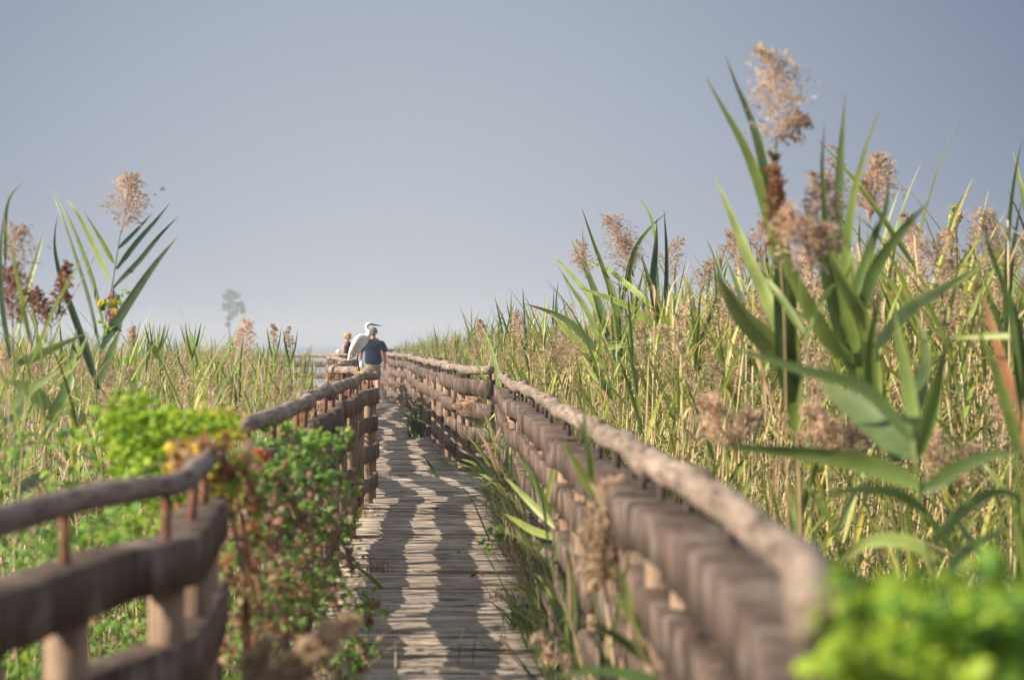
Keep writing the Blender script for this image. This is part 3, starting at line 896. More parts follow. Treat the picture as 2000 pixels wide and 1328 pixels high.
hero('reed', 'reed with rust-brown drooping plume at the far left edge', 'reed', 430,
     [(30, 950), (28, 760), (25, 640)],
     [([(20, 700), (5, 600), (0, 500), (10, 400)], 16, G_B), ([(30, 660), (55, 560), (88, 447)], 18, G_M), ([(28, 720), (60, 700), (170, 650)], 24, G_M),
      ([(10, 520), (15, 400), (48, 352)], 10, G_D), ([(20, 800), (60, 760), (120, 720)], 30, G_D)],
     [((25, 640), (15, 530), 45, RUST * 1.15, 90), ((30, 540), (30, 450), 46, PLUME * .8, 40)], .010)
hero('reed', 'reed with two small rusty plumes left of the fan-bladed reed', 'reed', 400,
     [(100, 900), (95, 760), (100, 640)], [([(98, 760), (150, 700), (170, 655)], 26, G_L), ([(95, 800), (60, 760), (0, 740)], 34, G_D), ([(95, 820), (130, 760), (150, 640)], 30, G_D), ([(98, 700), (70, 640), (60, 600)], 10, G_M)],
     [((100, 640), (70, 570), 24, RUST * 1.2, 60), ((110, 620), (132, 515), 18, RUST * 1.1, 60)], .010)
hero('reed', 'low blurred reed with a broad blade curling across the left edge above the railing', 'reed', 520,
     [(40, 1000), (20, 900), (5, 820)], [([(10, 880), (40, 850), (90, 850)], 24, G_D), ([(5, 920), (40, 870), (110, 862)], 16, G_L), ([(5, 830), (40, 800), (70, 745)], 24, G_D), ([(30, 960), (80, 930), (100, 905)], 30, (.14, .22, .08))], [], .012)
hero('dry_stalk', 'thin straight straw stalk at the left edge behind the handrail', 'stalk', 560, [(28, 1100), (20, 900), (16, 760)], [], [], .010, DRY[1])
hero('dry_stalk', 'thin pale stalk slanting up right at the left skyline', 'stalk', 400, [(80, 700), (120, 620), (185, 500)], [], [], .007, DRY[0], base_z=.3)
hero('reed', 'sharp golden plume of the reed standing left of the fence at the skyline', 'reed', 225,
     [(452, 800), (452, 760), (456, 715)], [([(452, 780), (420, 742), (375, 748)], 8, G_Y), ([(452, 790), (410, 775), (370, 778)], 9, G_L)],
     [((456, 722), (480, 628), 24, PLUME * 1.2, 110)], .008)
for (x, y, s, lab) in [(535, 650, 190, 'slim reddish plume of the reed just left of the far crosswise railing'), (567, 655, 190, 'short thin brown plume closest to the far crosswise railing'),
                       (262, 655, 250, 'small pink plume low on the left skyline right of the fan-bladed reed'), (305, 640, 250, 'dark green spiky reed tip on the left skyline'), (375, 640, 240, 'bushy green reed tip at the middle of the left skyline')]:
    green = 'green' in lab
    hero('reed', lab, 'reed', s, [(x + 5, y + 130), (x, y + 60), (x, y + 20)],
         [([(x, y + 60), (x + d * .6, y + 25), (x + d, y - 12)], 6, G_M) for d in ((-24, -14, -5, 8, 18, 28) if green else (-14, 15))],
         [] if green else [((x, y + 25), (x - 2, y - 15), 9, PLUME * .95, 40)], .007)

# leaning reeds over the right railing
hero('reed', 'green reed leaning in through the right railing over the deck', 'reed', 480,
     [(1110, 1150), (1100, 1090), (1085, 1030), (1062, 975)],
     [([(1092, 1052), (1040, 1035), (1000, 1012), (962, 998)], 17, G_L), ([(1085, 1030), (1040, 985), (1005, 950), (985, 930)], 18, G_L),
      ([(1092, 1050), (1130, 1040), (1165, 1022)], 13, G_L), ([(1072, 1000), (1045, 940), (1005, 880)], 14, G_M), ([(1066, 990), (1078, 930), (1098, 872)], 12, G_L),
      ([(1075, 1010), (1090, 940), (1105, 880)], 10, G_M), ([(1095, 1070), (1040, 1060), (1000, 1020)], 10, G_D)], [], .010, (.25, .22, .08), base_z=.05)
hero('reed', 'dark green blades rising between the planks and handrail of the right railing', 'reed', 650,
     [(1160, 1100), (1158, 1030), (1155, 970)],
     [([(1162, 970), (1135, 920), (1100, 868)], 22, G_L), ([(1158, 960), (1144, 850), (1140, 755)], 12, G_D), ([(1158, 950), (1150, 880), (1120, 800)], 12, G_M), ([(1150, 960), (1120, 900), (1098, 850)], 14, G_L)], [], .010, base_z=.3)
fan = []
for (tx, ty) in [(885, 868), (878, 892), (900, 838), (925, 832), (945, 805), (872, 905), (962, 850), (985, 838), (1000, 870), (905, 930), (935, 960), (1012, 905), (920, 870), (955, 875)]:
    bx, by = 985 + random.uniform(-12, 12), 968 + random.uniform(-15, 15)
    fan.append(([(bx, by), ((bx + tx) / 2, (by + ty) / 2 - 18), (tx, ty)], random.uniform(7, 11), [G_L, G_M, G_D, DRY[1]][random.randrange(4)]))
hero('reed_clump', 'thin-bladed reed clump spilling through the right railing near the board corner', 'reed', 292, [(995, 1040), (988, 1000), (985, 960)], fan, [((985, 950), (950, 870), 18, PLUME * 1.1, 40)], .008, base_z=0.02)
hero('reed_plume', 'drooping tan plume hanging over the top planks of the middle right railing', 'plume', 192, [(945, 850), (950, 790), (935, 775)], [([(945, 830), (975, 800), (990, 790)], 6, G_L)], [((935, 776), (890, 790), 12, PLUME * 1.3, 80), ((930, 780), (905, 800), 12, PLUME * 1.2, 50)], .006, DRY[1], base_z=.1)
hero('dry_plumes', 'shaggy bunch of dry tan plumes hanging on the near right railing', 'plume', 710, [(1180, 1100), (1190, 1000), (1185, 960)],
     [([(1190, 1010), (1165, 960), (1150, 940)], 14, DRY[1]), ([(1195, 1020), (1230, 960), (1250, 940)], 12, DRY[3])],
     [((1185, 960), (1172, 1060), 40, WARM * .85, 60), ((1200, 990), (1215, 1110), 40, WARM * .8, 60), ((1180, 1040), (1165, 1140), 34, WARM * .9, 50), ((1165, 960), (1215, 950), 26, PLUME * 1.0, 50)], .012, DRY[1], base_z=.5)
hero('reed', 'blurred reed blades poking through the lower right railing at the bottom', 'reed', 880,
     [(1290, 1400), (1270, 1290), (1235, 1210)],
     [([(1250, 1230), (1225, 1190), (1195, 1160)], 26, G_L), ([(1265, 1290), (1200, 1240), (1130, 1210)], 22, (.12, .20, .07)), ([(1285, 1328), (1180, 1310), (1060, 1325)], 26, (.13, .22, .07)),
      ([(1240, 1220), (1215, 1130), (1180, 1080)], 20, G_M), ([(1270, 1300), (1240, 1240), (1225, 1150)], 18, DRY[3])], [], .014, (.30, .26, .12), base_z=.1)

# ---------------------------------------------------------------- leafy vines and small plants
def ovate(q, c, d, nvec, L, W, col):
    d = nrm(np.asarray(d, float)); s = nrm(np.cross(d, nvec)); u = np.cross(s, d)
    p = np.array([c + d * L * t for t in (0, .25, .6, 1.0)]) - np.array([0, .02, .08, .28])[:, None] * L * u
    w = np.array([.25, 1, .8, .04]) * W
    V, Q = ribbon(p, w, s, .18)
    q.add(V, Q, col)

def vine(name, label, blobs, pal, size, cat='vine', stems=(), s_ref=600, wid=.006, stemcol=(.16, .09, .05), dens=1.0, loose=1.0):
    """blobs: (x px, y px, s, radius m (x), radius z, n)"""
    reseed(label)
    c0 = P(blobs[0][0], blobs[0][1], blobs[0][2])
    org = (c0[0], c0[1], c0[2])
    root = empty(name, org)
    tag(root, label, cat)
    q = QM()
    for (x, y, s, rx, rz, n, pk) in blobs:
        n = int(n * dens)
        c = P(x, y, s)
        # sub clumps so the mass has lobes and gaps
        k = max(3, n // 28)
        sub = rng.normal(0, .5, (k, 3)) * np.array([rx, rx * .8, rz]) * min(loose, 1.35)
        for j in range(n):
            pos = c + sub[j % k] + rng.normal(0, .22 * loose, 3) * np.array([rx, rx, rz])
            d = rng.normal(0, 1, 3) + np.array([0, 0, -.4])
            nv = rng.normal(0, .5, 3) + np.array([-.3, -.3, 1])
            sz = size * random.uniform(.4, 1.1) * (1.5 if random.random() < .15 else 1)
            cc = pal[pk[random.randrange(len(pk))]]
            ovate(q, pos, d, nv, sz, sz * .8, np.array(cc) * random.uniform(.75, 1.25))
    q.build('leaves', M['vine'], root, org)
    for (pts, s, wpx) in stems:
        for _ in range(3):
            sp = spline([P(x + random.gauss(0, 6), y + random.gauss(0, 6), s * random.uniform(.97, 1.03)) for x, y in pts], 16)
            V, Q = tube(sp + rng.normal(0, .002, sp.shape), wpx / s / 2, 5)
            q = QM(); q.add(V, Q, stemcol); q.build('stem', M['stem'], root, org)
    return root

VP = [(.27, .43, .03), (.40, .54, .045), (.17, .34, .05), (.70, .55, .05), (.38, .18, .08), (.28, .14, .09), (.19, .32, .08), (.48, .07, .04), (.40, .28, .17)]
vine('climbing_vine', 'bright lime-green vine heaped behind the near left handrail', [
    (310, 870, 720, .13, .08, 380, [0, 1, 1, 0]), (270, 920, 700, .09, .09, 220, [0, 1]), (400, 830, 700, .10, .04, 160, [0, 1, 3]), (330, 980, 720, .14, .08, 200, [0, 1, 2]),
    (330, 815, 690, .10, .02, 90, [0, 1]), (180, 1080, 740, .12, .08, 60, [2, 6]), (270, 820, 690, .06, .04, 80, [1, 0])], VP, .026, dens=2.0, loose=1.15)
vine('withered_vine', 'brown and yellow withered vine arching over the end of the near left handrail', [
    (390, 868, 800, .07, .02, 90, [3, 4, 8, 4]), (345, 910, 800, .02, .06, 80, [4, 8, 4, 3]), (440, 905, 790, .03, .06, 110, [4, 5, 8, 0, 3]), (450, 862, 780, .04, .02, 50, [3, 0, 4]), (485, 980, 740, .04, .10, 150, [4, 5, 0, 5, 8]),
    (470, 1080, 740, .06, .12, 190, [5, 4, 6, 8]), (510, 1180, 720, .08, .12, 190, [5, 8, 4, 6])], VP, .030, loose=1.9,
    stems=[([(325, 960), (350, 890), (400, 865), (440, 900), (455, 1000), (470, 1150), (480, 1300)], 790, 7), ([(340, 950), (370, 880), (410, 870), (450, 930), (480, 1060), (510, 1200)], 780, 6)], stemcol=(.22, .10, .05))
vine('climbing_vine', 'green vine with red leaves tumbling down over the middle left railing planks', [
    (560, 860, 560, .10, .05, 130, [6, 0, 2]), (600, 900, 540, .10, .07, 170, [0, 2, 6, 6]), (530, 920, 600, .08, .10, 150, [2, 6, 5]), (620, 980, 500, .12, .09, 190, [2, 6, 0, 8]), (560, 1010, 600, .10, .10, 170, [6, 2, 5, 8]),
    (520, 890, 590, .03, .02, 8, [7]), (590, 1050, 560, .02, .02, 6, [7]), (650, 1060, 480, .08, .08, 120, [6, 2, 5, 8]), (640, 1150, 500, .13, .10, 230, [6, 2, 8, 5]), (560, 1110, 600, .10, .08, 150, [2, 5, 6, 8]),
    (470, 1130, 680, .09, .06, 130, [0, 2, 6]), (580, 1200, 600, .12, .10, 200, [6, 6, 8, 5]), (690, 1190, 520, .07, .08, 130, [6, 2, 5]), (690, 1260, 560, .06, .07, 110, [6, 2, 5, 8]), (480, 1230, 680, .1, .08, 130, [5, 8, 6]),
    (430, 1290, 700, .12, .07, 150, [6, 6, 5]), (640, 1290, 600, .12, .06, 150, [6, 2, 8]), (500, 980, 700, .05, .06, 90, [6, 2, 5])], VP, .031, dens=1.35, loose=1.7,
    stems=[([(520, 880), (560, 960), (600, 1060), (640, 1160), (700, 1260)], 560, 5), ([(560, 860), (620, 930), (660, 1020), (690, 1120)], 500, 4), ([(480, 1100), (540, 1180), (600, 1290), (640, 1400)], 620, 5)], stemcol=(.18, .10, .06))
vine('leafy_bush', 'vivid green bush blurred in the bottom right corner before the handrail end', [
    (1747, 1211, 1900, .05, .03, 130, [0, 1, 2]), (1637, 1286, 2050, .03, .02, 60, [1, 0]), (1707, 1166, 1800, .02, .02, 40, [1, 0]), (2017, 1186, 1800, .04, .02, 80, [0, 2]), (1877, 1251, 1900, .06, .04, 230, [0, 1, 2, 2]), (1787, 1156, 1700, .015, .02, 30, [0, 1, 2]), (1927, 1146, 1700, .02, .02, 40, [0, 2]), (1987, 1266, 1850, .06, .03, 170, [0, 2, 1]), (1667, 1306, 1950, .04, .015, 70, [1, 0]), (1727, 1166, 1500, .03, .02, 60, [1, 0]),
    (1827, 1316, 1950, .09, .02, 200, [1, 0]), (1957, 1206, 1500, .07, .02, 110, [2, 0])], VP, .020, cat='bush', dens=1.9, loose=1.2)
vine('leafy_plant', 'small leafy creeper growing out from the right railing across the deck boards', [
    (970, 1030, 300, .06, .05, 90, [0, 2]), (985, 1055, 300, .07, .05, 90, [0, 2, 1]), (995, 1000, 280, .05, .05, 60, [2, 6]), (940, 1060, 290, .04, .01, 26, [0, 2]), (905, 1078, 296, .03, .006, 12, [0, 2]), (955, 1072, 298, .05, .01, 26, [0, 2]),
    (950, 965, 225, .08, .05, 80, [2, 6]), (985, 985, 250, .06, .06, 60, [2, 6])], VP, .026, cat='plant')
vine('yellow_vine', 'yellow-green vine climbing a reed to the skyline near the right edge', [
    (1866, 420, 330, .03, .05, 60, [3, 1, 0]), (1862, 460, 330, .03, .06, 60, [3, 0, 1]), (1858, 500, 330, .035, .05, 70, [0, 0, 3]), (1855, 545, 330, .05, .05, 60, [0, 2])], VP, .032, loose=1.4,
    stems=[([(1850, 640), (1860, 540), (1862, 450), (1870, 405)], 330, 3)])
vine('leafy_plant', 'green leaf tips caught among the blades of the fan-bladed left reed', [
    (205, 600, 385, .04, .05, 26, [2, 3]), (240, 580, 385, .03, .03, 14, [2, 0]), (210, 640, 385, .03, .03, 14, [2, 0]), (245, 700, 385, .02, .02, 8, [0, 2])], VP, .04, cat='plant', loose=1.3)
# left undergrowth: leafy shrubs behind the near rail
q = QM()
for _ in range(2600):
    s = random.uniform(380, 620)
    x, y = random.uniform(-40, 520), random.uniform(800, 1400)
    if random.random() > (y - 720) / 300: continue
    c = P(x, y, s)
    if c[0] > xl(c[1]) - .15: continue
    d = rng.normal(0, 1, 3); nv = rng.normal(0, .5, 3) + np.array([-.3, -.3, 1])
    sz = random.uniform(.03, .06)
    ovate(q, c, d, nv, sz, sz * .6, np.array(VP[[2, 6, 6, 0, 2, 8][random.randrange(6)]]) * random.uniform(.8, 1.3))
tag(q.build('leafy_undergrowth', M['vine']), 'leafy green undergrowth filling the space behind the near left railing', 'undergrowth', kind='stuff')
tuf = []
def floor_tuft(name, label, x, y, pal, n, L, w, cat, droop=(20, 110), spread=.04, lift=0, plume=None):
    s = (y - 670) / HC
    b = P(x, y, s); b[2] = .006 + lift
    root = empty(name, tuple(b)); tag(root, label, cat)
    q = QM(); tuft_leaves(q, b, n, L, w, pal, spread, droop); q.build('leaves', M['leaf'], root, tuple(b))
    if plume:
        q = QM()
        for (dx, dy, dz, spr, pp) in plume:
            plume_geo(q, b + np.array([dx, dy, .1]), b + np.array([dx * 2, dy, dz]), spr, pp, 40, 10, .02)
        q.build('plume', M['plume'], root, tuple(b))
    return root
reseed('shoots')
ORD = ['nearest', 'second nearest', 'third nearest', 'fourth nearest', 'fifth nearest', 'sixth nearest', 'seventh nearest', 'farthest']
GS = np.array([G_L, G_M, G_M, G_D, G_B, DRY[1]])
for i, yy in enumerate([5.0, 6.4, 7.5, 9.2, 10.6, 12.4, 14.0, 16.3]):
    b = np.array([xr(yy) - .075, yy, .01])
    root = empty('reed_clump', tuple(b)); tag(root, ORD[i] + ' tuft of reed shoots and sedge at the right foot of the deck', 'reed shoots', 'shoots along the foot of the right railing')
    q = QM(); n_ = random.randrange(34, 50)
    for _ in range(n_):
        az = R(random.uniform(110, 290)) if random.random() < .8 else random.uniform(0, 6.28)
        bb = b + np.array([random.gauss(0, .02), random.gauss(0, .16), random.random() ** 1.5 * .6])
        l = random.uniform(.15, .55)
        p = leaf_curve(bb, az, R(random.uniform(35, 86)), l, R(random.uniform(10, 100)), 7)
        V, Q = ribbon(p, leaf_w(7, random.uniform(.006, .016)), np.array([-math.sin(az), math.cos(az), random.uniform(-.6, .6)]), .15)
        q.add(V, Q, GS[random.randrange(6)] * random.uniform(.7, 1.15))
    q.build('leaves', M['leaf'], root, tuple(b))
    if i in (1, 3, 6):
        q = QM(); plume_geo(q, b + np.array([0, .05, .3]), b + np.array([-.12, .1, .42]), .05, PLUME, 36, 12, .014); q.build('plume', M['plume'], root, tuple(b))
# weeds mixed into the tumbling vine
for (x, y, s_, lab) in [(700, 1290, 560, 'weed stalks arching over the left deck edge at the bottom'), (640, 1120, 520, 'weed stalks mixed into the vine halfway down the left deck edge'), (560, 1300, 640, 'brown and green weed stalks beneath the tumbling vine')]:
    b = P(x, y, s_); b[2] = -.15
    root = empty('weed_clump', tuple(b)); tag(root, lab, 'weeds')
    q = QM(); tuft_leaves(q, b, 60, .55, .009, np.vstack([GS, DRY[:2]]), .10, (30, 130), (50, 88)); q.build('leaves', M['leaf'], root, tuple(b))
GR = np.array([(.07, .16, .05), (.10, .20, .05), (.06, .13, .05)])
floor_tuft('grass_clump', 'bright grass clump sprouting on the boards at the near right railing foot', 1022, 1228, GR * 1.15, 60, .20, .012, 'grass')
floor_tuft('reed_clump', 'drooping dark green reed shoots growing on the deck far down at the right railing', 812, 856, GR * .9, 46, .62, .03, 'reed', (60, 170), .06, plume=[(-.1, 0, .75, .08, DRY * .9), (.08, 0, .6, .08, DRY * .9), (.02, .05, .9, .07, DRY)])
floor_tuft('dry_tuft', 'dry brown reed tuft lying on the deck near the middle left railing', 712, 1010, DRY * .7, 40, .16, .008, 'dry grass', (60, 150), .05)
floor_tuft('dry_tuft', 'small grey-brown seed head fallen on the left deck edge', 735, 1118, DRY * .5, 60, .10, .006, 'dry grass', (40, 140), .05)
floor_tuft('dry_tuft', 'withered brown seed head lying beside the bright grass clump', 985, 1175, DRY * .6, 40, .10, .006, 'dry grass', (60, 150), .04)
floor_tuft('grass_clump', 'few thin arching blades rising from the boards at the bottom of the deck', 950, 1300, np.vstack([GR, DRY]), 7, .22, .006, 'grass', (30, 120), .09)
def deck_leaf(label, pts, wpx, s, col):
    p = spline([P(x, y, s) for x, y in pts], 10)
    q = QM(); V, Q = ribbon(p, leaf_w(10, wpx / s), nrm(np.cross(tang(p), np.array([0, 1., .3]))), .2); q.add(V, Q, col)
    c = tuple(p[0]); o = q.build('fallen_leaf', M['leaf'], None, c); tag(o, label, 'leaf')
deck_leaf('single green blade standing up from the middle of the deck', [(860, 938), (845, 915), (828, 890)], 8, 192, (.10, .17, .05))
deck_leaf('short dark folded leaf lying on the boards by the dry seed head', [(918, 1128), (926, 1122), (934, 1112)], 6, 331, (.10, .12, .05))
deck_leaf('short pale folded leaf leaning against the dark one on the boards', [(946, 1126), (940, 1120), (933, 1112)], 6, 331, (.3, .2, .1))
deck_leaf('green blade hanging over the left deck edge beneath the vine', [(752, 1154), (715, 1120), (662, 1082)], 9, 345, G_M)
hero('dry_plumes', 'blurred tan plumes lying low in the bottom left before the vine', 'plume', 1050, [(560, 1420), (575, 1330), (600, 1290)], [],
     [((570, 1310), (690, 1212), 24, WARM, 60), ((540, 1345), (650, 1260), 26, WARM, 60), ((500, 1340), (590, 1300), 26, WARM * .9, 50), ((470, 1340), (530, 1250), 18, WARM * .8, 36)], .012, DRY[1], base_z=.2)

# ---------------------------------------------------------------- distant tree in the haze
def far_tree():
    Y = 600.0; s = F / Y; kk = 600 / 420
    b = P(452, 680, s); b[2] = GZ
    root = empty('tree', tuple(b)); tag(root, 'lone pale tree far off in the haze above the left reeds', 'tree')
    top = P(452, 562, s)
    q = QM()
    sp = spline([b, P(447, 630, s), P(452, 575, s)], 12)
    V, Q = tube(sp, np.linspace(.28, .08, 12), 8); q.add(V, Q, (.10, .08, .06))
    lobes = []
    for (x, y, r) in [(450, 572, 1.1), (443, 580, 1.0), (462, 578, 1.0), (452, 590, 1.3), (466, 600, 1.4), (474, 606, .9), (444, 600, 1.2), (438, 596, .6), (456, 612, 1.1), (447, 622, .8), (446, 634, .7), (470, 594, .8)]:
        c = P(x, y, s); c[1] += random.uniform(-1.5, 1.5); lobes.append((c, r * kk))
        st = sp[min(11, int(np.argmin(abs(sp[:, 2] - c[2] + .8))))]
        V, Q = tube([st, (st + c) / 2 + np.array([0, 0, .1]), c], [.07, .05, .02], 5); q.add(V, Q, (.10, .08, .06))
    q.build('trunk', M['stem'], root, tuple(b))
    q = QM()
    for c, r in lobes:
        for _ in range(150):
            p = c + nrm(rng.normal(0, 1, 3)) * r * random.random() ** .5 * np.array([1, 1, .8])
            ovate(q, p, rng.normal(0, 1, 3), rng.normal(0, 1, 3), .34 * kk, .24 * kk, np.array((.08, .12, .06)) * random.uniform(.7, 1.4))
    q.build('crown', M['vine'], root, tuple(b))
far_tree()

# ---------------------------------------------------------------- skinned bodies
def skin(name, chains, mat, parent, sub=2, root_first=True):
    """chains: lists of ((x,y,z), rx, ry) ; nodes at the same place are shared; one continuous surface"""
    vs, rs, es, key = [], [], [], {}
    for ch in chains:
        prev = None
        for (p, a, b) in ch:
            k = tuple(round(v, 4) for v in p)
            if k not in key:
                key[k] = len(vs); vs.append(p); rs.append((a, b))
            if prev is not None and prev != key[k]: es.append((prev, key[k]))
            prev = key[k]
    me = bpy.data.meshes.new(name + '_src'); me.from_pydata(vs, es, [])
    ob = bpy.data.objects.new(name + '_src', me); COL.objects.link(ob)
    m = ob.modifiers.new('s', 'SKIN'); m.use_smooth_shade = True; m.branch_smoothing = .6
    for i, r in enumerate(rs):
        me.skin_vertices[0].data[i].radius = r
    me.skin_vertices[0].data[0].use_root = True
    u = ob.modifiers.new('u', 'SUBSURF'); u.levels = sub; u.render_levels = sub
    dg = bpy.context.evaluated_depsgraph_get()
    m2 = bpy.data.meshes.new_from_object(ob.evaluated_get(dg))
    m2.name = name
    for p in m2.polygons: p.use_smooth = True
    m2.materials.clear(); m2.materials.append(mat)
    bpy.data.objects.remove(ob)
    o = bpy.data.objects.new(name, m2); COL.objects.link(o)
    o.parent = parent
    return o

def blobs(name, parts, mat, parent, vox=.01, smooth_it=6):
    """ellipsoids/tubes fused into one continuous surface"""
    q = QM()
    for V, Q in parts: q.add(V, Q, (1, 1, 1))
    me = q.mesh(name + '_src', mat)
    ob = bpy.data.objects.new(name + '_src', me); COL.objects.link(ob)
    m = ob.modifiers.new('r', 'REMESH'); m.mode = 'VOXEL'; m.voxel_size = vox; m.use_smooth_shade = True
    s = ob.modifiers.new('s', 'SMOOTH'); s.iterations = smooth_it; s.factor = .5
    dg = bpy.context.evaluated_depsgraph_get()
    m2 = bpy.data.meshes.new_from_object(ob.evaluated_get(dg)); m2.name = name
    m2.materials.clear(); m2.materials.append(mat)
    for p in m2.polygons: p.use_smooth = True
    bpy.data.objects.remove(ob)
    o = bpy.data.objects.new(name, m2); COL.objects.link(o); o.parent = parent
    return o

def ell(c, r, k=20, n=14, rot=None):
    th = np.linspace(0.02, math.pi - .02, n); ph = np.arange(k) / k * 2 * math.pi
    V = np.stack([np.outer(np.sin(th), np.cos(ph)), np.outer(np.sin(th), np.sin(ph)), np.outer(np.cos(th), np.ones(k))], -1).reshape(-1, 3) * np.array(r)
    if rot is not None:
        V = V @ np.array(rot).T
    V = V + np.array(c)
    i = (np.arange(n - 1)[:, None] * k + np.arange(k)[None]).ravel(); j = (np.arange(n - 1)[:, None] * k + (np.arange(k)[None] + 1) % k).ravel()
    return V, np.stack([i, i + k, j + k, j], 1)

skin_m = plain_mat('skin', (.52, .27, .19), .55, .3, 30, .12, sss=.1)
navy_m = plain_mat('navy_cotton', (.012, .030, .062), .9, .1, 25, .3, .4)
black_m = plain_mat('dark_vest_cotton', (.018, .028, .055), .9, .1, 25, .3, .4)
khaki_m = plain_mat('khaki_cotton', (.30, .26, .20), .9, .1, 22, .35, .4)
grey_hair = plain_mat('grey_hair', (.20, .17, .15), .7, .3, 50, .45, .6)
blond_hair = plain_mat('blond_hair', (.50, .32, .16), .7, .3, 50, .35, .6)
shoe_m = plain_mat('brown_shoe_leather', (.10, .06, .045), .6, .4, 20, .3)
white_m = plain_mat('white_cloth', (.75, .75, .76), .8, .2, 14, .08, .2)

def hand_chains(w, d, up, side, sc=1.0, curl=.5):
    """wrist w, direction d, palm; five fingers"""
    w, d, up, side = map(np.array, (w, d, up, side))
    out_ = []
    palm = w + d * .045 * sc; kn = w + d * .085 * sc
    out_.append([(tuple(w), .022, .026), (tuple(palm), .020, .036), (tuple(kn), .014, .038)])
    for k, (o, L) in enumerate(((-.030, .060), (-.010, .072), (.011, .068), (.030, .054))):
        a = kn + side * o * sc; b = a + (d * .55 + up * curl * .3) * L * sc; c = b + (d * .35 + up * curl * .6) * L * .75 * sc
        out_.append([(tuple(kn), .014, .038), (tuple(a + d * .006), .0095, .0095), (tuple(b), .009, .009), (tuple(c), .0075, .0075)])
    t0 = w + d * .03 * sc; t1 = t0 - side * .045 * sc + d * .02 * sc + up * .01; t2 = t1 + d * .035 * sc + up * .012
    out_.append([(tuple(palm), .020, .036), (tuple(t1), .011, .011), (tuple(t2), .009, .009)])
    return out_

def make_man():
    s = 80.0
    b = P(729, 782, s)
    root = empty('person', (b[0], b[1], .004)); root.rotation_euler = (0, 0, R(4))
    tag(root, 'grey-haired man in dark blue shirt and khaki shorts walking away down the boardwalk', 'person')
    hip = 0.90
    # body, local: +y is away from the camera
    ch = [
        [((0, 0, hip), .16, .13), ((0, .01, 1.10), .15, .13), ((0, .0, 1.30), .15, .11), ((0, -.01, 1.40), .11, .08), ((0, -.01, 1.50), .062, .06), ((0, .01, 1.57), .062, .062), ((0, .015, 1.655), .088, .10), ((0, .015, 1.72), .062, .072)],
    ]
    # right leg (image right) trailing on tiptoe, left leg forward
    ch += [[((0, 0, hip), .16, .13), ((.10, .0, .82), .095, .10), ((.105, .03, .50), .062, .064), ((.11, -.08, .30), .056, .058), ((.11, -.17, .11), .038, .040), ((.12, -.14, .05), .04, .04), ((.13, -.03, .035), .035, .03)],
           [((0, 0, hip), .16, .13), ((-.10, .02, .82), .095, .10), ((-.105, .14, .50), .062, .064), ((-.11, .17, .28), .056, .058), ((-.11, .18, .09), .038, .040), ((-.11, .22, .045), .04, .035), ((-.12, .32, .035), .035, .03)]]
    arms = [[((0, -.01, 1.40), .11, .08), ((.215, -.01, 1.385), .055, .055), ((.27, -.03, 1.16), .052, .052), ((.29, .0, .93), .034, .036), ((.29, .02, .90), .022, .026)],
            [((0, -.01, 1.40), .11, .08), ((-.215, -.01, 1.385), .055, .055), ((-.29, .0, 1.17), .052, .052), ((-.30, .12, 1.02), .036, .038), ((-.29, .17, .99), .022, .026)]]
    ch += arms
    ch += hand_chains((.29, .02, .90), (0.02, .12, -.99), (-.8, .5, .1), (.4, .9, 0), 1.1, .6)
    ch += hand_chains((-.29, .17, .99), (.05, .8, -.6), (.2, .5, .8), (1, 0, 0), 1.1, .6)
    skin('body', ch, skin_m, root)
    # shirt with sleeves
    sh = [[((0, .0, .80), .225, .19), ((0, .0, 1.0), .235, .20), ((0, .0, 1.16), .235, .185), ((0, -.01, 1.32), .235, .17), ((0, -.012, 1.42), .20, .145), ((0, -.01, 1.485), .11, .10)],
          [((0, -.01, 1.32), .235, .17), ((.225, -.01, 1.395), .105, .105), ((.272, -.02, 1.25), .088, .09), ((.29, -.025, 1.13), .078, .08)],
          [((0, -.01, 1.32), .235, .17), ((-.225, -.01, 1.395), .105, .105), ((-.275, -.01, 1.25), .088, .09), ((-.30, .0, 1.14), .078, .08)]]
    skin('shirt', sh, navy_m, root)
    so = [[((0, 0, 1.02), .19, .16), ((0, 0, .90), .205, .175), ((0, 0, .80), .20, .165)],
          [((0, 0, .80), .20, .165), ((.108, .0, .70), .115, .12), ((.112, .02, .47), .112, .115)],
          [((0, 0, .80), .20, .165), ((-.108, .04, .70), .115, .12), ((-.112, .13, .47), .112, .115)]]
    skin('shorts', so, khaki_m, root)
    blobs('hair', [ell((0, -.005, 1.69), (.098, .115, .085)), ell((0, -.05, 1.63), (.085, .07, .075)), ell((0, .03, 1.735), (.07, .075, .045))], grey_hair, root, .008, 3)
    q = [ell((.094, .02, 1.645), (.014, .022, .034)), ell((-.094, .02, 1.645), (.014, .022, .034))]
    for e in q:
        m = QM(); m.add(*e, (1, 1, 1)); m.build('ear', skin_m, root, smooth=True)
    m = QM(); m.add(*ell((0, .125, 1.635), (.014, .022, .026)), (1, 1, 1)); m.build('nose', skin_m, root, smooth=True)
    for sx, yy, zz, tilt in ((.12, -.10, .06, .5), (-.115, .26, .04, 0)):
        r = [[1, 0, 0], [0, math.cos(tilt), -math.sin(-tilt)], [0, math.sin(-tilt), math.cos(tilt)]]
        blobs('shoe', [ell((sx, yy, zz), (.052, .145, .045), rot=r), ell((sx, yy - .08, zz + .035), (.045, .055, .05))], shoe_m, root, .01, 3)
    # small white bag under his left arm
    bag = blobs('bag', [ell((0, 0, 0), (.06, .05, .10)), ell((0, 0, -.03), (.07, .05, .07)), tube(spline([(-.03, 0, .07), (0, 0, .16), (.03, 0, .07)], 8), .008, 6)], white_m, None, .01, 2)
    bag.location = (b[0] - .30, b[1] + .17, .84); tag(bag, 'small white bag carried at the left side of the man in dark blue', 'bag')
make_man()

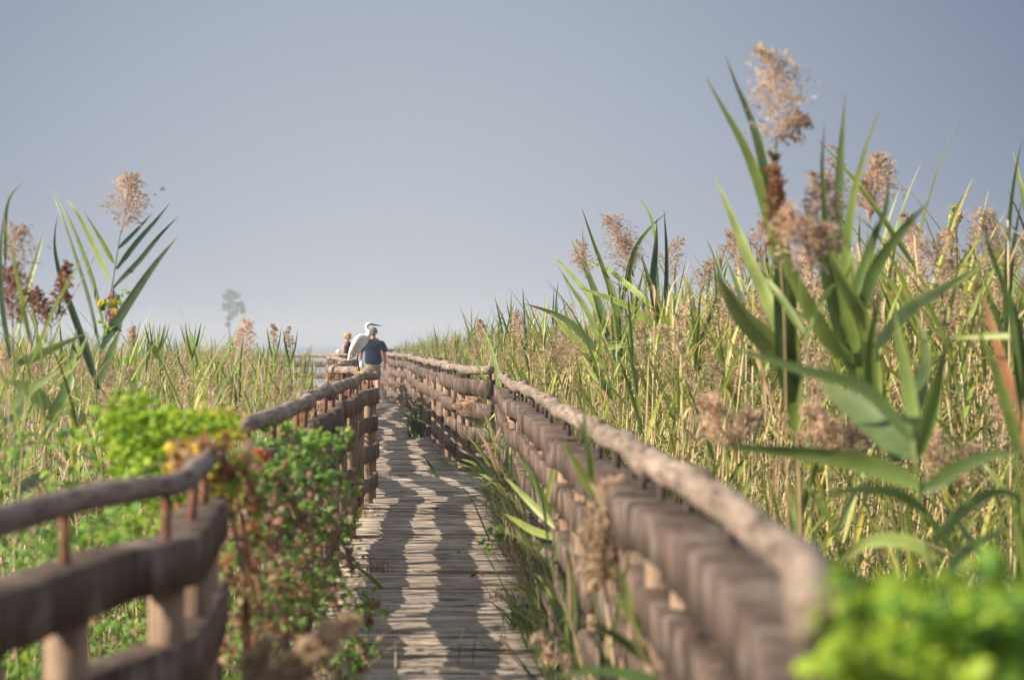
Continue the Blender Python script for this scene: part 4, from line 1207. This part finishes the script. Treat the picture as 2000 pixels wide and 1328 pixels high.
def make_blond():
    s = 75.0
    X, Y = (679 - 1000) / s, F / s
    root = empty('person', (X, Y, .004)); root.rotation_euler = (0, 0, R(62))
    tag(root, 'blond person in dark vest with bare arms standing behind the far left railing', 'person')
    hip = .86
    ch = [[((0, 0, hip), .14, .11), ((0, 0, 1.05), .13, .10), ((0, 0, 1.24), .12, .09), ((0, -.01, 1.34), .09, .07), ((0, 0, 1.42), .055, .055), ((0, .01, 1.47), .05, .052), ((0, .02, 1.54), .076, .088), ((0, .02, 1.60), .056, .066)]]
    for sx in (1, -1):
        ch.append([((0, 0, hip), .14, .11), ((sx * .09, 0, .78), .085, .09), ((sx * .095, .01, .46), .055, .057), ((sx * .10, -.01, .24), .05, .052), ((sx * .10, -.02, .09), .035, .037), ((sx * .10, .02, .045), .036, .034), ((sx * .105, .12, .035), .032, .028)])
        ch.append([((0, -.01, 1.34), .09, .07), ((sx * .175, 0, 1.315), .055, .055), ((sx * .225, -.02, 1.10), .046, .046), ((sx * .19, .14, 1.02), .034, .035), ((sx * .17, .20, 1.02), .02, .024)])
        ch += hand_chains((sx * .17, .20, 1.02), (-.2 * sx, .95, .1), (0, -.3, -.9), (sx, .2, 0), 1.0, .7)
    skin('body', ch, skin_m, root)
    skin('vest', [[((0, 0, .80), .165, .135), ((0, 0, 1.05), .155, .125), ((0, 0, 1.24), .165, .125), ((0, -.01, 1.34), .15, .12), ((0, -.005, 1.425), .095, .085)], [((0, 0, 1.24), .165, .125), ((.165, 0, 1.32), .062, .068)], [((0, 0, 1.24), .165, .125), ((-.165, 0, 1.32), .062, .068)]], black_m, root)
    skin('shorts', [[((0, 0, .86), .16, .14), ((0, 0, .77), .16, .14)], [((0, 0, .77), .16, .14), ((.10, 0, .66), .10, .105), ((.10, 0, .45), .095, .10)], [((0, 0, .77), .16, .14), ((-.10, 0, .66), .10, .105), ((-.10, 0, .45), .095, .10)]], khaki_m, root)
    blobs('hair', [ell((0, 0, 1.58), (.09, .105, .08)), ell((0, -.04, 1.53), (.078, .065, .07))], blond_hair, root, .008, 3)
    for sx in (1, -1):
        m = QM(); m.add(*ell((sx * .083, .02, 1.53), (.012, .02, .03)), (1, 1, 1)); m.build('ear', skin_m, root, smooth=True)
        m = QM(); m.add(*ell((sx * .032, .098, 1.55), (.012, .010, .008)), (1, 1, 1)); m.build('eye', white_m, root, smooth=True)
        blobs('shoe', [ell((sx * .10, .06, .045), (.045, .13, .042)), ell((sx * .10, -.01, .07), (.04, .05, .045))], shoe_m, root, .01, 3)
    m = QM(); m.add(*ell((0, .112, 1.525), (.012, .02, .022)), (1, 1, 1)); m.build('nose', skin_m, root, smooth=True)
    bag = blobs('bag', [ell((0, 0, 0), (.07, .06, .07)), ell((.02, 0, -.05), (.06, .05, .05)), tube(spline([(-.03, 0, .05), (0, 0, .12), (.03, 0, .05)], 8), .008, 6)], white_m, None, .01, 2)
    bag.location = (X - .23, Y - .1, 1.14); tag(bag, 'small white bag held up in front of the blond person', 'bag')
make_blond()

# ---------------------------------------------------------------- egret
def make_egret():
    s = 221.0
    f = np.array([-1.2, 15.9, 1.13])                      # feet on the handrail
    best = -1
    for o in list(COL.objects):
        if o.name.startswith('handrail') and o.parent and abs(o.parent.location.x + .87) < .05:
            L_ = np.array(o.parent.location)
            for v in o.data.vertices:
                w_ = np.array(v.co) + L_
                if abs(w_[1] - f[1]) < .07 and w_[2] > best: best = w_[2]; top_ = w_
    print('perch', f, top_)
    f[0], f[2] = top_[0], top_[2] + .003
    org = (f[0], f[1], f[2])
    root = empty('egret', org)
    tag(root, 'white egret with black bill and yellow feet perched on the left handrail', 'bird')
    k = 1 / (6.64 * 244)                      # crop pixels to metres
    def e(x, y, d=0): return np.array([(x - 492) * k, d, (862 - y) * k])
    feather = plain_mat('white_feathers', (.80, .80, .77), .75, .2, 40, .05, .35)
    dark = plain_mat('black_horn', (.018, .022, .03), .35, .5, 30, .3)
    yel = plain_mat('yellow_toes', (.65, .55, .06), .5, .4, 40, .15)
    parts = []
    # trunk: from tail tip up to the shoulders, laid out as overlapping tapered sweeps
    parts.append(tube(spline([e(350, 695), e(400, 600), e(450, 510), e(500, 440), e(545, 400), e(590, 375)], 20), np.array([10, 20, 30, 40, 48, 54, 60, 65, 69, 72, 74, 75, 75, 73, 70, 66, 60, 52, 44, 34]) * k * .92, 18, .95))
    # back / folded wings, both sides
    for d in (-.034, .034):
        parts.append(tube(spline([e(352, 705, d * .2), e(400, 575, d), e(450, 470, d * 1.2), e(500, 395, d * 1.1), e(545, 365, d * .7)], 16), np.array([7, 13, 19, 25, 31, 36, 40, 43, 45, 46, 46, 44, 40, 34, 27, 18]) * k, 12))
    # belly towards the thighs, chest up to the neck base
    parts.append(tube(spline([e(480, 590), e(505, 540), e(540, 480), e(585, 420), e(618, 365)], 14), np.array([16, 24, 32, 38, 43, 47, 48, 47, 45, 42, 38, 35, 32, 29]) * k, 14))
    # neck: S shape
    parts.append(tube(spline([e(600, 390), e(622, 350), e(626, 325), e(606, 305), e(590, 275), e(592, 245), e(608, 226), e(625, 225)], 26), np.interp(np.linspace(0, 1, 26), [0, .25, .45, .65, .8, 1], [40, 36, 30, 25, 24, 25]) * k, 14))
    parts.append(ell(e(620, 226), np.array([34, 24, 24]) * k))
    parts.append(ell(e(640, 230), np.array([18, 15, 14]) * k))
    for d in (-.012, .012):
        parts.append(tube([e(500, 560, d), e(482, 600, d), e(474, 640, d)], np.array([26, 18, 10]) * k, 10))
    o = blobs('body', parts, feather, root, .0035, 5)
    # feather edge of the closed wing
    q = QM()
    for d, sg in ((-.052, -1), (.052, 1)):
        for i in range(9):
            t = i / 8
            a = e(540 - 20 * t, 370 + 60 * t, d * (1 - .15 * t)); b_ = e(430 - 72 * t + 30, 590 + 110 * t - 50, d * .75); c = e(365 - 10 * t, 660 + 40 * t, d * .22)
            p = spline([a, b_, c], 10)
            V, Q = ribbon(p, leaf_w(10, .022), np.tile([.6, .25 * sg, .6], (10, 1)), .1); q.add(V, Q, (1, 1, 1))
    q.build('wing_feathers', feather, root)
    q = QM(); V, Q = tube(spline([e(642, 229), e(700, 238), e(792, 252)], 10), np.array([14, 13.5, 13, 12, 11, 9.5, 8, 6, 4, 1.5]) * k, 10, .8); q.add(V, Q, (1, 1, 1))
    q.build('bill', dark, root, smooth=True)
    for d in (-1, 1):
        q = QM(); q.add(*ell(e(634, 224, d * 20 * k * .9), np.array([5, 3, 5]) * k), (1, 1, 1)); q.build('eye', dark, root, smooth=True)
        x0 = 0 if d < 0 else 12
        q = QM(); V, Q = tube(spline([e(474, 625, d * .012), e(470, 690, d * .016), e(478, 720, d * .016), e(492 + x0, 855, d * .018)], 14), np.array([8, 7, 6.5, 6, 6.5, 9, 9, 6, 6, 6, 6, 6, 6.5, 7]) * k, 8)
        q.add(V, Q, (1, 1, 1)); q.build('leg', dark, root, smooth=True)
        q = QM()
        c = e(492 + x0, 853, d * .018)
        for (dx, dy, dz, L) in ((.040, -.016, -.006, 1), (.035, .018, -.004, 1), (.030, -.036, -.018, 1), (-.030, 0, -.004, .8)):
            V, Q = tube(spline([c, c + np.array([dx * .5, dy * .5, .004]), c + np.array([dx, dy, dz])], 6), np.array([.005, .0048, .0045, .004, .0035, .002]), 6); q.add(V, Q, (1, 1, 1))
        q.build('foot', yel, root, smooth=True)
make_egret()

# tiny flying insect against the sky
def insect(x, y, s, label):
    c = P(x, y, s); root = empty('insect', tuple(c)); tag(root, label, 'insect')
    dk = M['rust']
    q = QM(); V, Q = tube(spline([(-.012, 0, 0), (0, 0, .002), (.012, 0, 0)], 8), [.001, .0022, .003, .003, .0026, .002, .0016, .001], 8); q.add(V, Q, (.1, .1, .1)); q.build('body', M['stem'], root, smooth=True)
    for sx in (-1, 1):
        q = QM(); V, Q = ribbon(spline([(0, 0, .002), (.003, sx * .006, .008), (.004, sx * .012, .012)], 5), [.002, .006, .007, .005, .001], np.array([1., 0, 0]), .05); q.add(V, Q, (.35, .35, .35)); q.build('wing', M['vine'], root)
insect(317, 371, 500, 'tiny dark insect flying in the sky right of the left plume')

# ---------------------------------------------------------------- the misty air
def haze():
    me = bpy.data.meshes.new('haze')
    x0, x1, y0, y1, z0, z1 = -1600, 1600, -60, 1650, GZ - 1.3, 15
    vs = [(x, y, z) for x in (x0, x1) for y in (y0, y1) for z in (z0, z1)]
    me.from_pydata(vs, [], [(0, 1, 3, 2), (4, 6, 7, 5), (0, 4, 5, 1), (2, 3, 7, 6), (0, 2, 6, 4), (1, 5, 7, 3)])
    m = bpy.data.materials.new('misty_air'); m.use_nodes = True
    nt = m.node_tree
    for n in list(nt.nodes): nt.nodes.remove(n)
    v = nt.nodes.new('ShaderNodeVolumePrincipled'); o = nt.nodes.new('ShaderNodeOutputMaterial')
    v.inputs['Color'].default_value = (.76, .82, .90, 1)
    v.inputs['Density'].default_value = HAZE
    v.inputs['Anisotropy'].default_value = 0.0
    nt.links.new(v.outputs[0], o.inputs['Volume'])
    me.materials.append(m)
    o = bpy.data.objects.new('haze', me); COL.objects.link(o)
    tag(o, 'thin pale mist lying over the whole marsh', 'haze', kind='stuff')
HAZE = 0.0013
haze()
